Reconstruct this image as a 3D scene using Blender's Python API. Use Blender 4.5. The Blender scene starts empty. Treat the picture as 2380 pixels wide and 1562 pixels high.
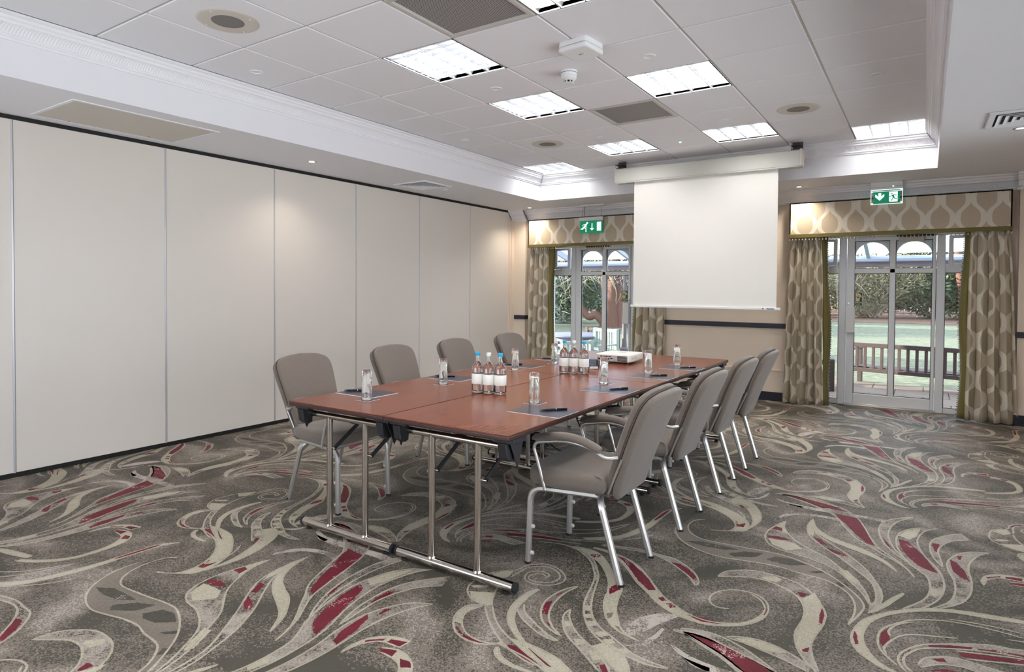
import bpy, bmesh, math, random
from mathutils import Vector, Matrix
R_ = math.radians
PI = math.pi
S = bpy.context.scene
COL = S.collection

# ------------------------------------------------------------------ camera
FPX, PPX, PPY = 1459.521, 1178.539, 701.499          # focal length and principal point, pixels of the 2380x1562 frame
CY, CP, CR = -0.5877, -0.0211, 0.0062                # yaw, pitch, roll
def cam_axes():
    cy, sy, cp, sp, cr, sr = math.cos(CY), math.sin(CY), math.cos(CP), math.sin(CP), math.cos(CR), math.sin(CR)
    f = Vector((sy*cp, cy*cp, sp)); rt = Vector((cy, -sy, 0)); up = rt.cross(f)
    return cr*rt + sr*up, -sr*rt + cr*up, f
cr_, cu_, cf_ = cam_axes()
cam = bpy.data.cameras.new('camera'); cam_o = bpy.data.objects.new('camera', cam); COL.objects.link(cam_o)
cam.sensor_fit = 'HORIZONTAL'; cam.sensor_width = 36.0; cam.lens = FPX/2380*36
cam.shift_x = (1190-PPX)/2380; cam.shift_y = (PPY-781)/2380
cam.clip_start = .05; cam.clip_end = 300
m3 = Matrix((cr_, cu_, -cf_)).transposed()
cam_o.matrix_world = Matrix.Translation((4.206, -1.799, 1.3356)) @ m3.to_4x4()
S.camera = cam_o

# ------------------------------------------------------------------ light, sky, exposure
S.view_settings.view_transform = 'Standard'; S.view_settings.look = 'None'
S.view_settings.exposure = 0.5; S.view_settings.gamma = 1.0; S.view_settings.use_curve_mapping = False
SKY_STRENGTH = 1.9
SUN_STRENGTH = 13.0
TUBE_STRENGTH = 31.0
SPOT_STRENGTH = 14.0
w = bpy.data.worlds.new('sky'); S.world = w; w.use_nodes = True
nt = w.node_tree; nt.nodes.clear()
out = nt.nodes.new('ShaderNodeOutputWorld'); bg = nt.nodes.new('ShaderNodeBackground'); bg.inputs['Strength'].default_value = SKY_STRENGTH
grad = nt.nodes.new('ShaderNodeTexCoord'); sep = nt.nodes.new('ShaderNodeSeparateXYZ'); ramp = nt.nodes.new('ShaderNodeValToRGB')
ramp.color_ramp.elements[0].position = 0.0; ramp.color_ramp.elements[0].color = (1.62, 1.68, 1.76, 1)
ramp.color_ramp.elements[1].position = 0.6; ramp.color_ramp.elements[1].color = (.82, .98, 1.28, 1)
nt.links.new(grad.outputs['Generated'], sep.inputs[0]); nt.links.new(sep.outputs['Z'], ramp.inputs[0])
nt.links.new(ramp.outputs[0], bg.inputs[0]); nt.links.new(bg.outputs[0], out.inputs[0])
sun = bpy.data.lights.new('sun', 'SUN'); sun.energy = SUN_STRENGTH; sun.angle = R_(.6); sun.color = (1, .93, .82)
sun_o = bpy.data.objects.new('sun', sun); COL.objects.link(sun_o)
sun_o.rotation_euler = Vector((.90, .30, -.21)).to_track_quat('-Z', 'Y').to_euler()
sun_o.location = (-30, -10, 12)

# ------------------------------------------------------------------ helpers
class MB:
    """collects shapes; build() links them as ONE mesh object"""
    def __init__(s): s.v = []; s.f = []; s.m = []; s.uv = {}
    def add(s, verts, faces, m=0):
        b = len(s.v); s.v += [tuple(p) for p in verts]
        for f in faces: s.f.append(tuple(b+i for i in f)); s.m.append(m)
        return b
    def box(s, x0, y0, z0, x1, y1, z1, m=0, T=None):
        v = [Vector((x, y, z)) for z in (z0, z1) for y in (y0, y1) for x in (x0, x1)]
        if T is not None: v = [T @ p for p in v]
        s.add(v, [(0,2,3,1),(4,5,7,6),(0,1,5,4),(2,6,7,3),(0,4,6,2),(1,3,7,5)], m)
    def quad(s, a, b, c, d, m=0): s.add([a, b, c, d], [(0,1,2,3)], m)
    def tube(s, path, r, n=10, m=0, caps=True, closed=False, sec=None, up=None):
        P = [Vector(p) for p in path]; N = len(P)
        rr = r if isinstance(r, (list, tuple)) else [r]*N
        T = []
        for i in range(N):
            if closed: t = P[(i+1) % N]-P[i-1]
            else: t = P[min(i+1, N-1)]-P[max(i-1, 0)]
            T.append(t.normalized() if t.length > 1e-9 else Vector((0,0,1)))
        u = Vector(up) if up else (Vector((0,0,1)) if abs(T[0].z) < .9 else Vector((1,0,0)))
        u = (u - T[0]*u.dot(T[0])).normalized()
        V = []; F = []
        secp = sec or [(math.cos(2*PI*k/n), math.sin(2*PI*k/n)) for k in range(n)]
        n = len(secp)
        for i in range(N):
            u = (u - T[i]*u.dot(T[i])).normalized(); w_ = T[i].cross(u)
            k = 1.0
            if 0 < i < N-1 or closed:
                a = (P[i]-P[i-1]); b = (P[(i+1) % N]-P[i])
                if a.length > 1e-9 and b.length > 1e-9:
                    c = max(-.5, min(1, a.normalized().dot(b.normalized()))); k = 1/max(.6, math.sqrt((1+c)/2))
            for (cx, cy) in secp: V.append(P[i] + (u*cx + w_*cy)*rr[i])
        for i in range(N if closed else N-1):
            j = (i+1) % N
            for k in range(n): F.append((i*n+k, i*n+(k+1) % n, j*n+(k+1) % n, j*n+k))
        if caps and not closed:
            F.append(tuple(range(n-1, -1, -1))); F.append(tuple((N-1)*n+k for k in range(n)))
        s.add(V, F, m)
    def lathe(s, prof, c=(0,0,0), n=24, m=0, axis='Z', sx=1.0):
        V = []; F = []; rows = []
        for (r, z) in prof:
            if r < 1e-6: rows.append([len(V)]); V.append((0, 0, z))
            else:
                rows.append(list(range(len(V), len(V)+n)))
                for k in range(n): a = 2*PI*k/n; V.append((r*math.cos(a), r*math.sin(a), z))
        for a, b in zip(rows, rows[1:]):
            for k in range(n):
                k2 = (k+1) % n
                if len(a) == 1 and len(b) == 1: continue
                if len(a) == 1: F.append((a[0], b[k2], b[k]))
                elif len(b) == 1: F.append((a[k], a[k2], b[0]))
                else: F.append((a[k], a[k2], b[k2], b[k]))
        cx, cy, cz = c
        if axis == 'Z': V = [(cx+x, cy+y, cz+z) for x, y, z in V]
        elif axis == 'Y': V = [(cx+x, cy+z, cz-y) for x, y, z in V]
        else: V = [(cx+z, cy+x, cz+y) for x, y, z in V]
        s.add(V, F, m)
    def slab(s, outline, t, r=.01, T=None, m=0, steps=4, dome=0.0):
        """rounded slab: convex-ish 2D outline in local xy, thickness t along z (from 0), edge radius r"""
        N = len(outline); P = [Vector((x, y)) for x, y in outline]
        nr = []
        for i in range(N):
            d = (P[(i+1) % N]-P[i-1]); nr.append(Vector((d.y, -d.x)).normalized())
        area = sum(P[i].x*P[(i+1) % N].y-P[(i+1) % N].x*P[i].y for i in range(N))
        if area < 0: nr = [-q for q in nr]
        rings = []
        for k in range(steps+1):
            a = PI/2*(1-k/steps); rings.append((r*(1-math.cos(a)), r*(1-math.sin(a))))
        rings += [(o, t-z) for o, z in reversed(rings)]
        V = []; F = []
        for o, z in rings:
            for i in range(N): q = P[i]-nr[i]*o; V.append(Vector((q.x, q.y, z)))
        for a in range(len(rings)-1):
            for i in range(N):
                j = (i+1) % N; F.append((a*N+i, a*N+j, (a+1)*N+j, (a+1)*N+i))
        # caps, with optional dome made of shrinking rings
        def cap(base, zc, sgn):
            c = sum((Vector((V[base+i].x, V[base+i].y)) for i in range(N)), Vector((0, 0)))/N
            prev = base
            for q in (.75, .45, .15):
                b2 = len(V)
                for i in range(N):
                    x = c.x+(V[base+i].x-c.x)*q; y = c.y+(V[base+i].y-c.y)*q
                    V.append(Vector((x, y, zc+sgn*dome*(1-q*q))))
                for i in range(N):
                    j = (i+1) % N
                    F.append((prev+i, prev+j, b2+j, b2+i) if sgn > 0 else (prev+j, prev+i, b2+i, b2+j))
                prev = b2
            F.append(tuple(prev+i for i in range(N)) if sgn > 0 else tuple(prev+i for i in range(N-1, -1, -1)))
        cap((len(rings)-1)*N, t, 1); cap(0, 0, -1)
        if area < 0: F = [tuple(reversed(f)) for f in F]
        if T is not None: V = [T @ p for p in V]
        s.add(V, F, m)
    def prism(s, poly, T, d, m=0):
        """2D polygon in local xy extruded by d along local z, placed by matrix T (fan/ngon caps)"""
        N = len(poly)
        V = [T @ Vector((x, y, 0)) for x, y in poly]+[T @ Vector((x, y, d)) for x, y in poly]
        F = [tuple(range(N-1, -1, -1)), tuple(range(N, 2*N))]+[(i, (i+1) % N, N+(i+1) % N, N+i) for i in range(N)]
        s.add(V, F, m)
    def build(s, name, mats, parent=None, smooth=None, bevel=0, bseg=2, loc=None):
        me = bpy.data.meshes.new(name); me.from_pydata(s.v, [], s.f)
        if not isinstance(mats, (list, tuple)): mats = [mats]
        for mm in mats: me.materials.append(mm)
        if len(mats) > 1: me.polygons.foreach_set('material_index', s.m)
        if s.uv:
            ul = me.uv_layers.new(name='UVMap')
            for lp in me.loops: ul.data[lp.index].uv = s.uv.get(lp.vertex_index, (0, 0))
        me.validate(); me.update()
        if smooth is not None:
            me.polygons.foreach_set('use_smooth', [True]*len(me.polygons))
            if smooth < 179: me.set_sharp_from_angle(angle=R_(smooth))
        o = bpy.data.objects.new(name, me); COL.objects.link(o)
        if parent is not None: o.parent = parent
        if loc is not None: o.location = loc
        if bevel:
            b = o.modifiers.new('bevel', 'BEVEL'); b.width = bevel; b.segments = bseg; b.limit_method = 'ANGLE'; b.angle_limit = R_(40)
            b.harden_normals = False
            if smooth is None:
                me.polygons.foreach_set('use_smooth', [True]*len(me.polygons)); me.set_sharp_from_angle(angle=R_(35))
        return o

def tag(o, label=None, cat=None, group=None, kind=None):
    if label: o['label'] = label
    if cat: o['category'] = cat
    if group: o['group'] = group
    if kind: o['kind'] = kind
    return o
def thing(name, label, cat, loc=(0,0,0), rz=0.0, group=None, kind=None):
    o = bpy.data.objects.new(name, None); COL.objects.link(o)
    o.empty_display_size = .1; o.location = loc; o.rotation_euler = (0, 0, rz)
    return tag(o, label, cat, group, kind)
def dup(root, loc, rz=0.0, label=None, group=None):
    """a copy of a thing with copies of its parts and sub-parts (mesh data shared)"""
    r = root.copy(); COL.objects.link(r); r.location = loc; r.rotation_euler = (0, 0, rz)
    if label: r['label'] = label
    if group: r['group'] = group
    for ch in list(root.children):
        c = ch.copy(); COL.objects.link(c); c.parent = r
        for g in list(ch.children):
            d = g.copy(); COL.objects.link(d); d.parent = c
    return r
def smooth_path(pts, sub=6):
    P = [Vector(p) for p in pts]; out = []
    for i in range(len(P)-1):
        p0, p1, p2, p3 = P[max(i-1, 0)], P[i], P[i+1], P[min(i+2, len(P)-1)]
        for k in range(sub):
            t = k/sub
            out.append(.5*((2*p1)+(p2-p0)*t+(2*p0-5*p1+4*p2-p3)*t*t+(-p0+3*p1-3*p2+p3)*t**3))
    out.append(P[-1]); return out
def bend_path(pts, r, seg=6):
    """polyline with corners rounded by radius r"""
    P = [Vector(p) for p in pts]; out = [P[0]]
    for i in range(1, len(P)-1):
        a = (P[i-1]-P[i]); b = (P[i+1]-P[i]); d = min(r, a.length*.49, b.length*.49)
        s0 = P[i]+a.normalized()*d; s1 = P[i]+b.normalized()*d
        for k in range(seg+1):
            t = k/seg; out.append((1-t)**2*s0+2*t*(1-t)*P[i]+t*t*s1)
    out.append(P[-1]); return out
def circle(r, n=24, cx=0, cy=0): return [(cx+r*math.cos(2*PI*k/n), cy+r*math.sin(2*PI*k/n)) for k in range(n)]
def rrect(x0, y0, x1, y1, r, n=5):
    out = []
    for (cx, cy, a0) in ((x1-r, y1-r, 0), (x0+r, y1-r, 90), (x0+r, y0+r, 180), (x1-r, y0+r, 270)):
        for k in range(n+1): a = R_(a0+90*k/n); out.append((cx+r*math.cos(a), cy+r*math.sin(a)))
    return out
def frame_T(o, ux, uy): # matrix with local x=ux, y=uy, z=ux x uy at origin o
    ux = Vector(ux).normalized(); uy = Vector(uy).normalized(); uz = ux.cross(uy)
    return Matrix.Translation(o) @ Matrix((ux, uy, uz)).transposed().to_4x4()

# ------------------------------------------------------------------ materials
def srgb(r, g, b):
    f = lambda c: (c/255/12.92) if c/255 <= .04045 else ((c/255+.055)/1.055)**2.4
    return (f(r), f(g), f(b), 1)
MATS = {}
def mat(name, col, rough=.5, metal=0.0, emit=0.0, spec=None, coat=0.0, nscale=0, namt=0.0, bump=0.0, bscale=0, stretch=(1,1,1), trans=0.0, ior=1.45, sheen=0.0):
    m = bpy.data.materials.new(name); m.use_nodes = True; n = m.node_tree; b = n.nodes['Principled BSDF']
    b.inputs['Base Color'].default_value = col; b.inputs['Roughness'].default_value = rough; b.inputs['Metallic'].default_value = metal
    if spec is not None: b.inputs['Specular IOR Level'].default_value = spec
    if coat: b.inputs['Coat Weight'].default_value = coat
    if trans: b.inputs['Transmission Weight'].default_value = trans
    if sheen: b.inputs['Sheen Weight'].default_value = sheen
    b.inputs['IOR'].default_value = ior
    if emit: b.inputs['Emission Color'].default_value = col; b.inputs['Emission Strength'].default_value = emit
    if nscale or bump:
        tc = n.nodes.new('ShaderNodeTexCoord'); mp = n.nodes.new('ShaderNodeMapping'); n.links.new(tc.outputs['Object'], mp.inputs[0]); mp.inputs['Scale'].default_value = stretch
    if nscale:
        nz = n.nodes.new('ShaderNodeTexNoise'); nz.inputs['Scale'].default_value = nscale; nz.inputs['Detail'].default_value = 3
        n.links.new(mp.outputs[0], nz.inputs[0])
        mx = n.nodes.new('ShaderNodeMix'); mx.data_type = 'RGBA'
        mx.inputs[6].default_value = tuple(c*(1-namt) for c in col[:3])+(1,); mx.inputs[7].default_value = tuple(min(1, c*(1+namt)) for c in col[:3])+(1,)
        n.links.new(nz.outputs['Fac'], mx.inputs[0]); n.links.new(mx.outputs[2], b.inputs['Base Color'])
    if bump:
        nb = n.nodes.new('ShaderNodeTexNoise'); nb.inputs['Scale'].default_value = bscale; n.links.new(mp.outputs[0], nb.inputs[0])
        bp = n.nodes.new('ShaderNodeBump'); bp.inputs['Strength'].default_value = bump; bp.inputs['Distance'].default_value = .002
        n.links.new(nb.outputs['Fac'], bp.inputs['Height']); n.links.new(bp.outputs[0], b.inputs['Normal'])
    MATS[name] = m; return m
def emis(name, col, strength):
    m = bpy.data.materials.new(name); m.use_nodes = True; n = m.node_tree; n.nodes.clear()
    o = n.nodes.new('ShaderNodeOutputMaterial'); e = n.nodes.new('ShaderNodeEmission'); e.inputs[0].default_value = col; e.inputs[1].default_value = strength
    n.links.new(e.outputs[0], o.inputs[0]); MATS[name] = m; return m
def thin_glass(name, tint=(.97, .985, .98, 1), refl=1.0):
    m = bpy.data.materials.new(name); m.use_nodes = True; n = m.node_tree; n.nodes.clear()
    o = n.nodes.new('ShaderNodeOutputMaterial'); t = n.nodes.new('ShaderNodeBsdfTransparent'); g = n.nodes.new('ShaderNodeBsdfGlossy'); x = n.nodes.new('ShaderNodeMixShader')
    fr = n.nodes.new('ShaderNodeFresnel'); fr.inputs[0].default_value = 1.45
    t.inputs[0].default_value = tint; g.inputs['Roughness'].default_value = .0
    n.links.new(fr.outputs[0], x.inputs[0]); n.links.new(t.outputs[0], x.inputs[1]); n.links.new(g.outputs[0], x.inputs[2]); n.links.new(x.outputs[0], o.inputs[0])
    MATS[name] = m; return m

M_ceil = mat('ceiling_tile', srgb(234, 233, 237), .9, nscale=260, namt=.03)
M_tbar = mat('ceiling_grid_bar', srgb(196, 190, 184), .6)
M_plaster = mat('white_plaster', srgb(234, 233, 238), .75)
M_cornice = mat('cornice_paint', srgb(238, 237, 241), .6)
M_panel = mat('partition_panel', srgb(224, 216, 209), .32, spec=.45, nscale=400, namt=.012)
M_panel_alu = mat('partition_edge_trim', srgb(205, 205, 212), .35, metal=.5)
M_black = mat('black_seal', srgb(22, 20, 20), .6)
M_wall = mat('wall_covering', srgb(234, 219, 203), .85, nscale=150, namt=.05, stretch=(8, 1, 1), bump=.15, bscale=300)
M_ledge = mat('skirting_panel_paint', srgb(228, 212, 196), .6)
M_navy = mat('navy_paint', srgb(52, 52, 64), .5)
M_navy2 = mat('dark_navy_skirting', srgb(34, 36, 48), .5)
M_upvc = mat('white_window_frame', srgb(236, 238, 242), .28)
M_gasket = mat('window_gasket', srgb(30, 32, 36), .6)
M_glass = thin_glass('window_glass')
M_alu = mat('brushed_aluminium', srgb(206, 203, 200), .33, metal=.85)
M_chrome = mat('satin_chrome', srgb(200, 192, 184), .17, metal=1.0)
M_bplastic = mat('black_plastic', srgb(38, 38, 42), .45)
M_cap = mat('black_rubber', srgb(25, 25, 26), .7)
M_white = mat('white_plastic', srgb(232, 232, 232), .4)
M_offwhite = mat('cream_plastic', srgb(205, 198, 188), .5)
M_grey = mat('grey_mesh', srgb(128, 124, 122), .8)
M_screen = mat('projection_fabric', srgb(240, 236, 230), .85)
M_housing = mat('screen_case_paint', srgb(196, 194, 186), .45)
M_green = mat('exit_green', srgb(0, 150, 105), .4, emit=.25)
M_signwhite = mat('exit_white', srgb(235, 250, 250), .4, emit=.55)
M_olive = mat('olive_satin', srgb(108, 98, 42), .5, sheen=.3, nscale=30, namt=.15)
M_bead = mat('bead', srgb(215, 210, 195), .2)
M_darkbead = mat('dark_bead', srgb(60, 58, 62), .3)
M_pad = mat('notepad_cover', srgb(46, 48, 68), .25, spec=.35)
M_paper = mat('paper_edge', srgb(238, 234, 230), .8)
M_pen = mat('pen_black', srgb(22, 22, 26), .22)
M_clear = mat('clear_glass', (1, 1, 1, 1), .0, trans=1.0, ior=1.45)
M_water = mat('water', (1, 1, 1, 1), .0, trans=1.0, ior=1.33)
M_label = mat('blank_label', srgb(250, 250, 244), .6)
M_bluecap = mat('blue_cap', srgb(40, 165, 215), .35)
M_whitecap = mat('white_cap', srgb(245, 245, 245), .35)
M_proj = mat('projector_white', srgb(242, 238, 230), .4)
M_projgrey = mat('projector_rear_panel', srgb(205, 200, 196), .5)
M_slot = mat('dark_slot', srgb(24, 24, 24), .6)
M_bluelogo = mat('blue_print', srgb(70, 80, 140), .5)
M_reflector = mat('louvre_reflector', srgb(215, 218, 224), .3, metal=.9)
M_tube = emis('fluorescent_tube', (1, .985, .95, 1), TUBE_STRENGTH)
M_lampback = mat('lamp_tray_white', srgb(240, 240, 240), .6)
M_spot = emis('downlight_lens', (1, .93, .82, 1), SPOT_STRENGTH)
M_spotoff = mat('downlight_lamp_off', srgb(190, 185, 180), .3)
M_led = emis('green_led', (.45, 1, .7, 1), 1.4)
M_bench = mat('dark_stained_wood', srgb(66, 52, 50), .55, nscale=12, namt=.25, stretch=(1, 1, 6))
M_greenwood = mat('grey_green_painted_wood', srgb(140, 156, 150), .5, nscale=10, namt=.1)
M_greytable = mat('weathered_grey_wood', srgb(110, 112, 128), .5, nscale=10, namt=.15)
M_iron = mat('painted_iron', srgb(70, 62, 70), .5)
M_beam = mat('veranda_beam_paint', srgb(92, 84, 92), .55, nscale=5, namt=.25)
M_rafter = mat('veranda_rafter_paint', srgb(150, 160, 185), .45)
M_slabs = None
# ================================================================== SETTING
ZC, ZS = 2.843, 2.506                 # tiled ceiling, soffit
TX0, TX1, TY0, TY1 = .01, 4.19, -2.46, 5.345      # tiled field
FX0, FX1, FY0, FY1 = -.09, 4.28, -2.56, 5.435     # upstand faces of the tray
XL, XR, YB, YN = -1.035, 5.45, 6.28, -3.3         # left partition, right wall, window wall, near wall
LIGHTS = [(2,2),(2,4),(4,4),(2,7),(4,7),(6,8),(0,8),(4,1),(2,-3),(4,-3),(4,-1),(6,-2)]  # negative rows: extra louvre lights added out of view as fill
VENTS = [(3,1),(3,5)]
def struct(o, label=None):
    o['kind'] = 'structure'
    if label: o['label'] = label
    return o
# --- tiled ceiling: tegular tiles hanging 7 mm below the exposed grid
b = MB()
for i in range(0, 7):
    for j in range(-5, 9):
        if (i, j) in LIGHTS or (i, j) in VENTS: continue
        x0, x1, y0, y1 = i*.6+.007, (i+1)*.6-.007, j*.6+.007, (j+1)*.6-.007
        x0 = max(x0, TX0); x1 = min(x1, TX1); y0 = max(y0, TY0); y1 = min(y1, TY1)
        if x1-x0 < .02 or y1-y0 < .02: continue
        c = .004
        b.add([(x0, y0, ZC+.008), (x1, y0, ZC+.008), (x1, y1, ZC+.008), (x0, y1, ZC+.008),
               (x0, y0, ZC+c), (x1, y0, ZC+c), (x1, y1, ZC+c), (x0, y1, ZC+c),
               (x0+c, y0+c, ZC), (x1-c, y0+c, ZC), (x1-c, y1-c, ZC), (x0+c, y1-c, ZC)],
              [(0,1,5,4),(1,2,6,5),(2,3,7,6),(3,0,4,7),(4,5,9,8),(5,6,10,9),(6,7,11,10),(7,4,8,11),(8,9,10,11)])
for i in range(0, 8):
    x = min(max(i*.6, TX0), TX1); b.box(x-.012, TY0, ZC+.006, x+.012, TY1, ZC+.03, 1)
for j in range(-4, 10):
    y = j*.6
    if y < TY1: b.box(TX0, y-.012, ZC+.0062, TX1, y+.012, ZC+.03, 1)
b.box(-.3, -2.8, ZC+.14, 4.5, 5.7, ZC+.16, 1)
struct(b.build('ceiling', [M_ceil, M_tbar]), 'white tiled suspended ceiling with exposed grid')
# --- plaster soffit ring with the upstand faces of the tray
b = MB()
for (x0, y0, x1, y1) in ((-1.25, -3.5, FX0, 6.75), (FX1, -3.5, 5.7, 6.75), (FX0, FY1, FX1, 6.75), (FX0, -3.5, FX1, FY0)):
    b.box(x0, y0, ZS, x1, y1, ZC+.2)
struct(b.build('ceiling_soffit', M_plaster), 'smooth white plaster soffit around the tiled tray')
# --- cornices: ribbed cove swept along straight runs
PROF = [(.0, .0), (.012, .0), (.012, .012), (.020, .016), (.026, .026), (.026, .034)]        # (drop, projection) plain part measured at the foot
def cornice_profile(d, p):
    # from the foot at the wall up to the ceiling line: list of (projection, height above foot, ribbed)
    return [(0, 0, 0), (.010*p/.09, 0, 0), (.012*p/.09, .012, 0), (.020*p/.09, .016, 0), (.020*p/.09, .026, 0), (.012*p/.09, .030, 0),
            (.016*p/.09, .036, 1), (.024*p/.09, .052, 1), (.036*p/.09, .068, 1), (.050*p/.09, .078, 1),
            (.056*p/.09, .080, 0), (.060*p/.09, .094, 0), (.070*p/.09, .100, 0), (.074*p/.09, .114, 0), (.090*p/.09, .122, 0), (p, d, 0)]
def cornice_run(b, a, c, wall_n, z0, d, p, rib=.0165, mitre0=0, mitre1=0):
    """a,c = foot end points (x,y) along the wall; wall_n points into the room; mitre +1 lengthens / -1 shortens with projection"""
    A = Vector((a[0], a[1], 0)); Cc = Vector((c[0], c[1], 0)); t = (Cc-A).normalized(); n = Vector((wall_n[0], wall_n[1], 0))
    L = (Cc-A).length; prof = cornice_profile(d, p); sc = d/.135
    nn = int(L/rib); cols = []
    for k in range(nn+1):
        for q in ((0, 1.0), (.35, .25), (.65, .25)) if k < nn else ((0, 1.0),):
            cols.append(((k+q[0])*L/nn, q[1]))
    V = []; F = []; m = len(prof)
    for (s_, amp) in cols:
        for (pp, h, rb) in prof:
            off = pp - (.004*(1-amp)*-1 if rb else 0) * 1.0
            s2 = mitre0*-pp*(1-s_/L) + mitre1*pp*(s_/L) if (mitre0 or mitre1) else 0
            q = A + t*(s_+s2) + n*(off if not rb else pp+(.0035*(1-amp)-.001)) + Vector((0, 0, z0+h*sc if h < d else z0+d))
            V.append(q)
    for i in range(len(cols)-1):
        for k in range(m-1): F.append((i*m+k, (i+1)*m+k, (i+1)*m+k+1, i*m+k+1))
    F.append(tuple(range(m))); F.append(tuple((len(cols)-1)*m+k for k in range(m-1, -1, -1)))
    b.add(V, F)
p_, d_ = .095, .135
b = MB(); cornice_run(b, (FX0, FY0), (FX0, FY1), (1, 0), ZC-d_, d_, p_, mitre0=-1, mitre1=-1); struct(b.build('trim_1', M_cornice), 'ribbed cornice along the left side of the ceiling tray')
b = MB(); cornice_run(b, (FX0, FY1), (FX1, FY1), (0, -1), ZC-d_, d_, p_, mitre0=-1, mitre1=-1); struct(b.build('trim_2', M_cornice), 'ribbed cornice at the screen end of the ceiling tray')
b = MB(); cornice_run(b, (FX1, FY1), (FX1, FY0), (-1, 0), ZC-d_, d_, p_, mitre0=-1, mitre1=-1); struct(b.build('trim_3', M_cornice), 'ribbed cornice along the right side of the ceiling tray')
NX0, NX1, YNIB = -.80, 4.97, 6.20     # nib faces left and right of the window wall
b = MB(); cornice_run(b, (NX0, YB), (NX1, YB), (0, -1), 2.352, ZS-2.352, .14)
cornice_run(b, (-1.03, YNIB), (NX0+.03, YNIB), (0, -1), 2.345, ZS-2.345, .13)
cornice_run(b, (NX1-.03, YNIB), (XR, YNIB), (0, -1), 2.345, ZS-2.345, .13)
struct(b.build('trim_4', M_cornice), 'ribbed cornice above the window wall')
# --- window wall with two door openings
D1, D2 = 0.0, 3.547                   # x offsets of the two identical door sets
O0, O1, OH = -.60, 1.24, 2.03
b = MB()
xs = [(-1.3, O0), (O1, O0+D2), (O1+D2, 5.7)]
for x0, x1 in xs: b.box(x0, YB, -.1, x1, 6.70, 2.9)
for x0, x1 in ((O0, O1), (O0+D2, O1+D2)): b.box(x0, YB, OH, x1, 6.70, 2.9)
b.box(-1.3, YNIB, 0, NX0, YB+.01, 2.6); b.box(NX1, YNIB, 0, 5.7, YB+.01, 2.6)
struct(b.build('wall_far', M_wall), 'beige wall with two french door openings')
WN0, WN1, WNZ0, WNZ1 = -3.1, 4.2, .05, 2.30      # unseen window added in the right wall to let in fill daylight
b = MB(); b.box(XR, -3.6, -.1, XR+.2, WN0, 2.9); b.box(XR, WN1, -.1, XR+.2, 6.7, 2.9); b.box(XR, WN0, -.1, XR+.2, WN1, WNZ0); b.box(XR, WN0, WNZ1, XR+.2, WN1, 2.9); struct(b.build('wall_right', M_wall))
NW0, NW1 = -.9, 2.7  # opening added behind the camera so daylight brightens the near left side
b = MB(); b.box(-1.3, YN-.2, -.1, NW0, YN, 2.9); b.box(NW1, YN-.2, -.1, XR+.2, YN, 2.9); b.box(NW0, YN-.2, -.1, NW1, YN, WNZ0); b.box(NW0, YN-.2, WNZ1, NW1, YN, 2.9); struct(b.build('wall_near', M_plaster))
t = thing('added_window_2', 'white framed window added unseen behind the camera to let in daylight', None, (0, YN-.1, 0), kind='structure')
b = MB()
for k in range(4): x = NW0+(NW1-NW0-.07)*k/3; b.box(x, -.03, WNZ0, x+.07, .03, WNZ1)
b.box(NW0, -.03, WNZ0, NW1, .03, WNZ0+.07); b.box(NW0, -.03, WNZ1-.07, NW1, .03, WNZ1); b.build('frame', M_upvc, t, bevel=.004)
b = MB(); b.box(NW0, -.003, WNZ0, NW1, .003, WNZ1); b.build('pane', M_glass, t)
t = thing('added_window_1', 'wide white framed window added unseen in the right wall to let in daylight', None, (XR+.1, 0, 0), kind='structure')
b = MB()
for k in range(7): y = WN0+(WN1-WN0-.07)*k/6; b.box(-.03, y, WNZ0, .03, y+.07, WNZ1)
b.box(-.03, WN0, WNZ0, .03, WN1, WNZ0+.07); b.box(-.03, WN0, WNZ1-.07, .03, WN1, WNZ1); b.build('frame', M_upvc, t, bevel=.004)
b = MB(); b.box(-.003, WN0, WNZ0, .003, WN1, WNZ1); b.build('pane', M_glass, t)
# dado rail, skirting, low panel
b = MB()
for x0, x1, y in ((-.985, NX0+.012, YNIB), (O1-.02, O0+D2+.02, YB), (NX1-.012, XR, YNIB)):
    b.box(x0, y-.018, .876, x1, y+.001, .936)
b.box(NX0, YNIB-.018, .876, NX0+.012, YB, .936)
struct(b.build('trim_5', M_navy, bevel=.003), 'dark navy dado rail')
b = MB()
for x0, x1, y in ((-1.03, NX0+.012, YNIB), (O1-.02, O0+D2+.02, YB), (NX1-.012, XR, YNIB)): b.box(x0, y-.022, 0, x1, y+.001, .108)
struct(b.build('baseboard_far', M_navy2, bevel=.003), 'dark navy skirting board')
b = MB(); b.box(O1-.02, YB-.02, .108, O0+D2+.02, YB+.001, .362); b.box(O1-.02, YB-.03, .362, O0+D2+.02, YB+.001, .378)
struct(b.build('trim_6', M_ledge, bevel=.003), 'beige low wall panel with a ledge')
# --- folding partition on the left
root = thing('wall_left', 'cream folding partition of tall flat panels', None, (XL, 0, 0), kind='structure'); 
ys = [-.08+1.045*k for k in range(-4, 7)]; ys = [y for y in ys if y > YN-1]+[6.205]
for y0, y1 in zip(ys, ys[1:]):
    b = MB(); b.box(-.09, y0+.006, .036, 0, y1-.006, 2.478); b.build('panel', M_panel, root, bevel=.0015)
    b = MB(); b.box(-.07, y1-.010, .034, .0035, y1+.002, 2.479); b.box(-.07, y1+.002, .034, -.004, y1+.006, 2.479, 1)
    b.build('edge_trim', [M_panel_alu, M_grey], root)
b = MB(); b.box(-.1, YN-.2, 2.476, .004, 6.205, ZS+.002); b.build('head_track', M_black, root)
b = MB(); b.box(-.1, YN-.2, 0, -.006, 6.205, .038); b.build('floor_seal', M_black, root)
b = MB(); b.box(-1.2, YN-.2, -.1, -1.135, 6.7, 2.9); struct(b.build('wall_left_backing', M_plaster))
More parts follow.
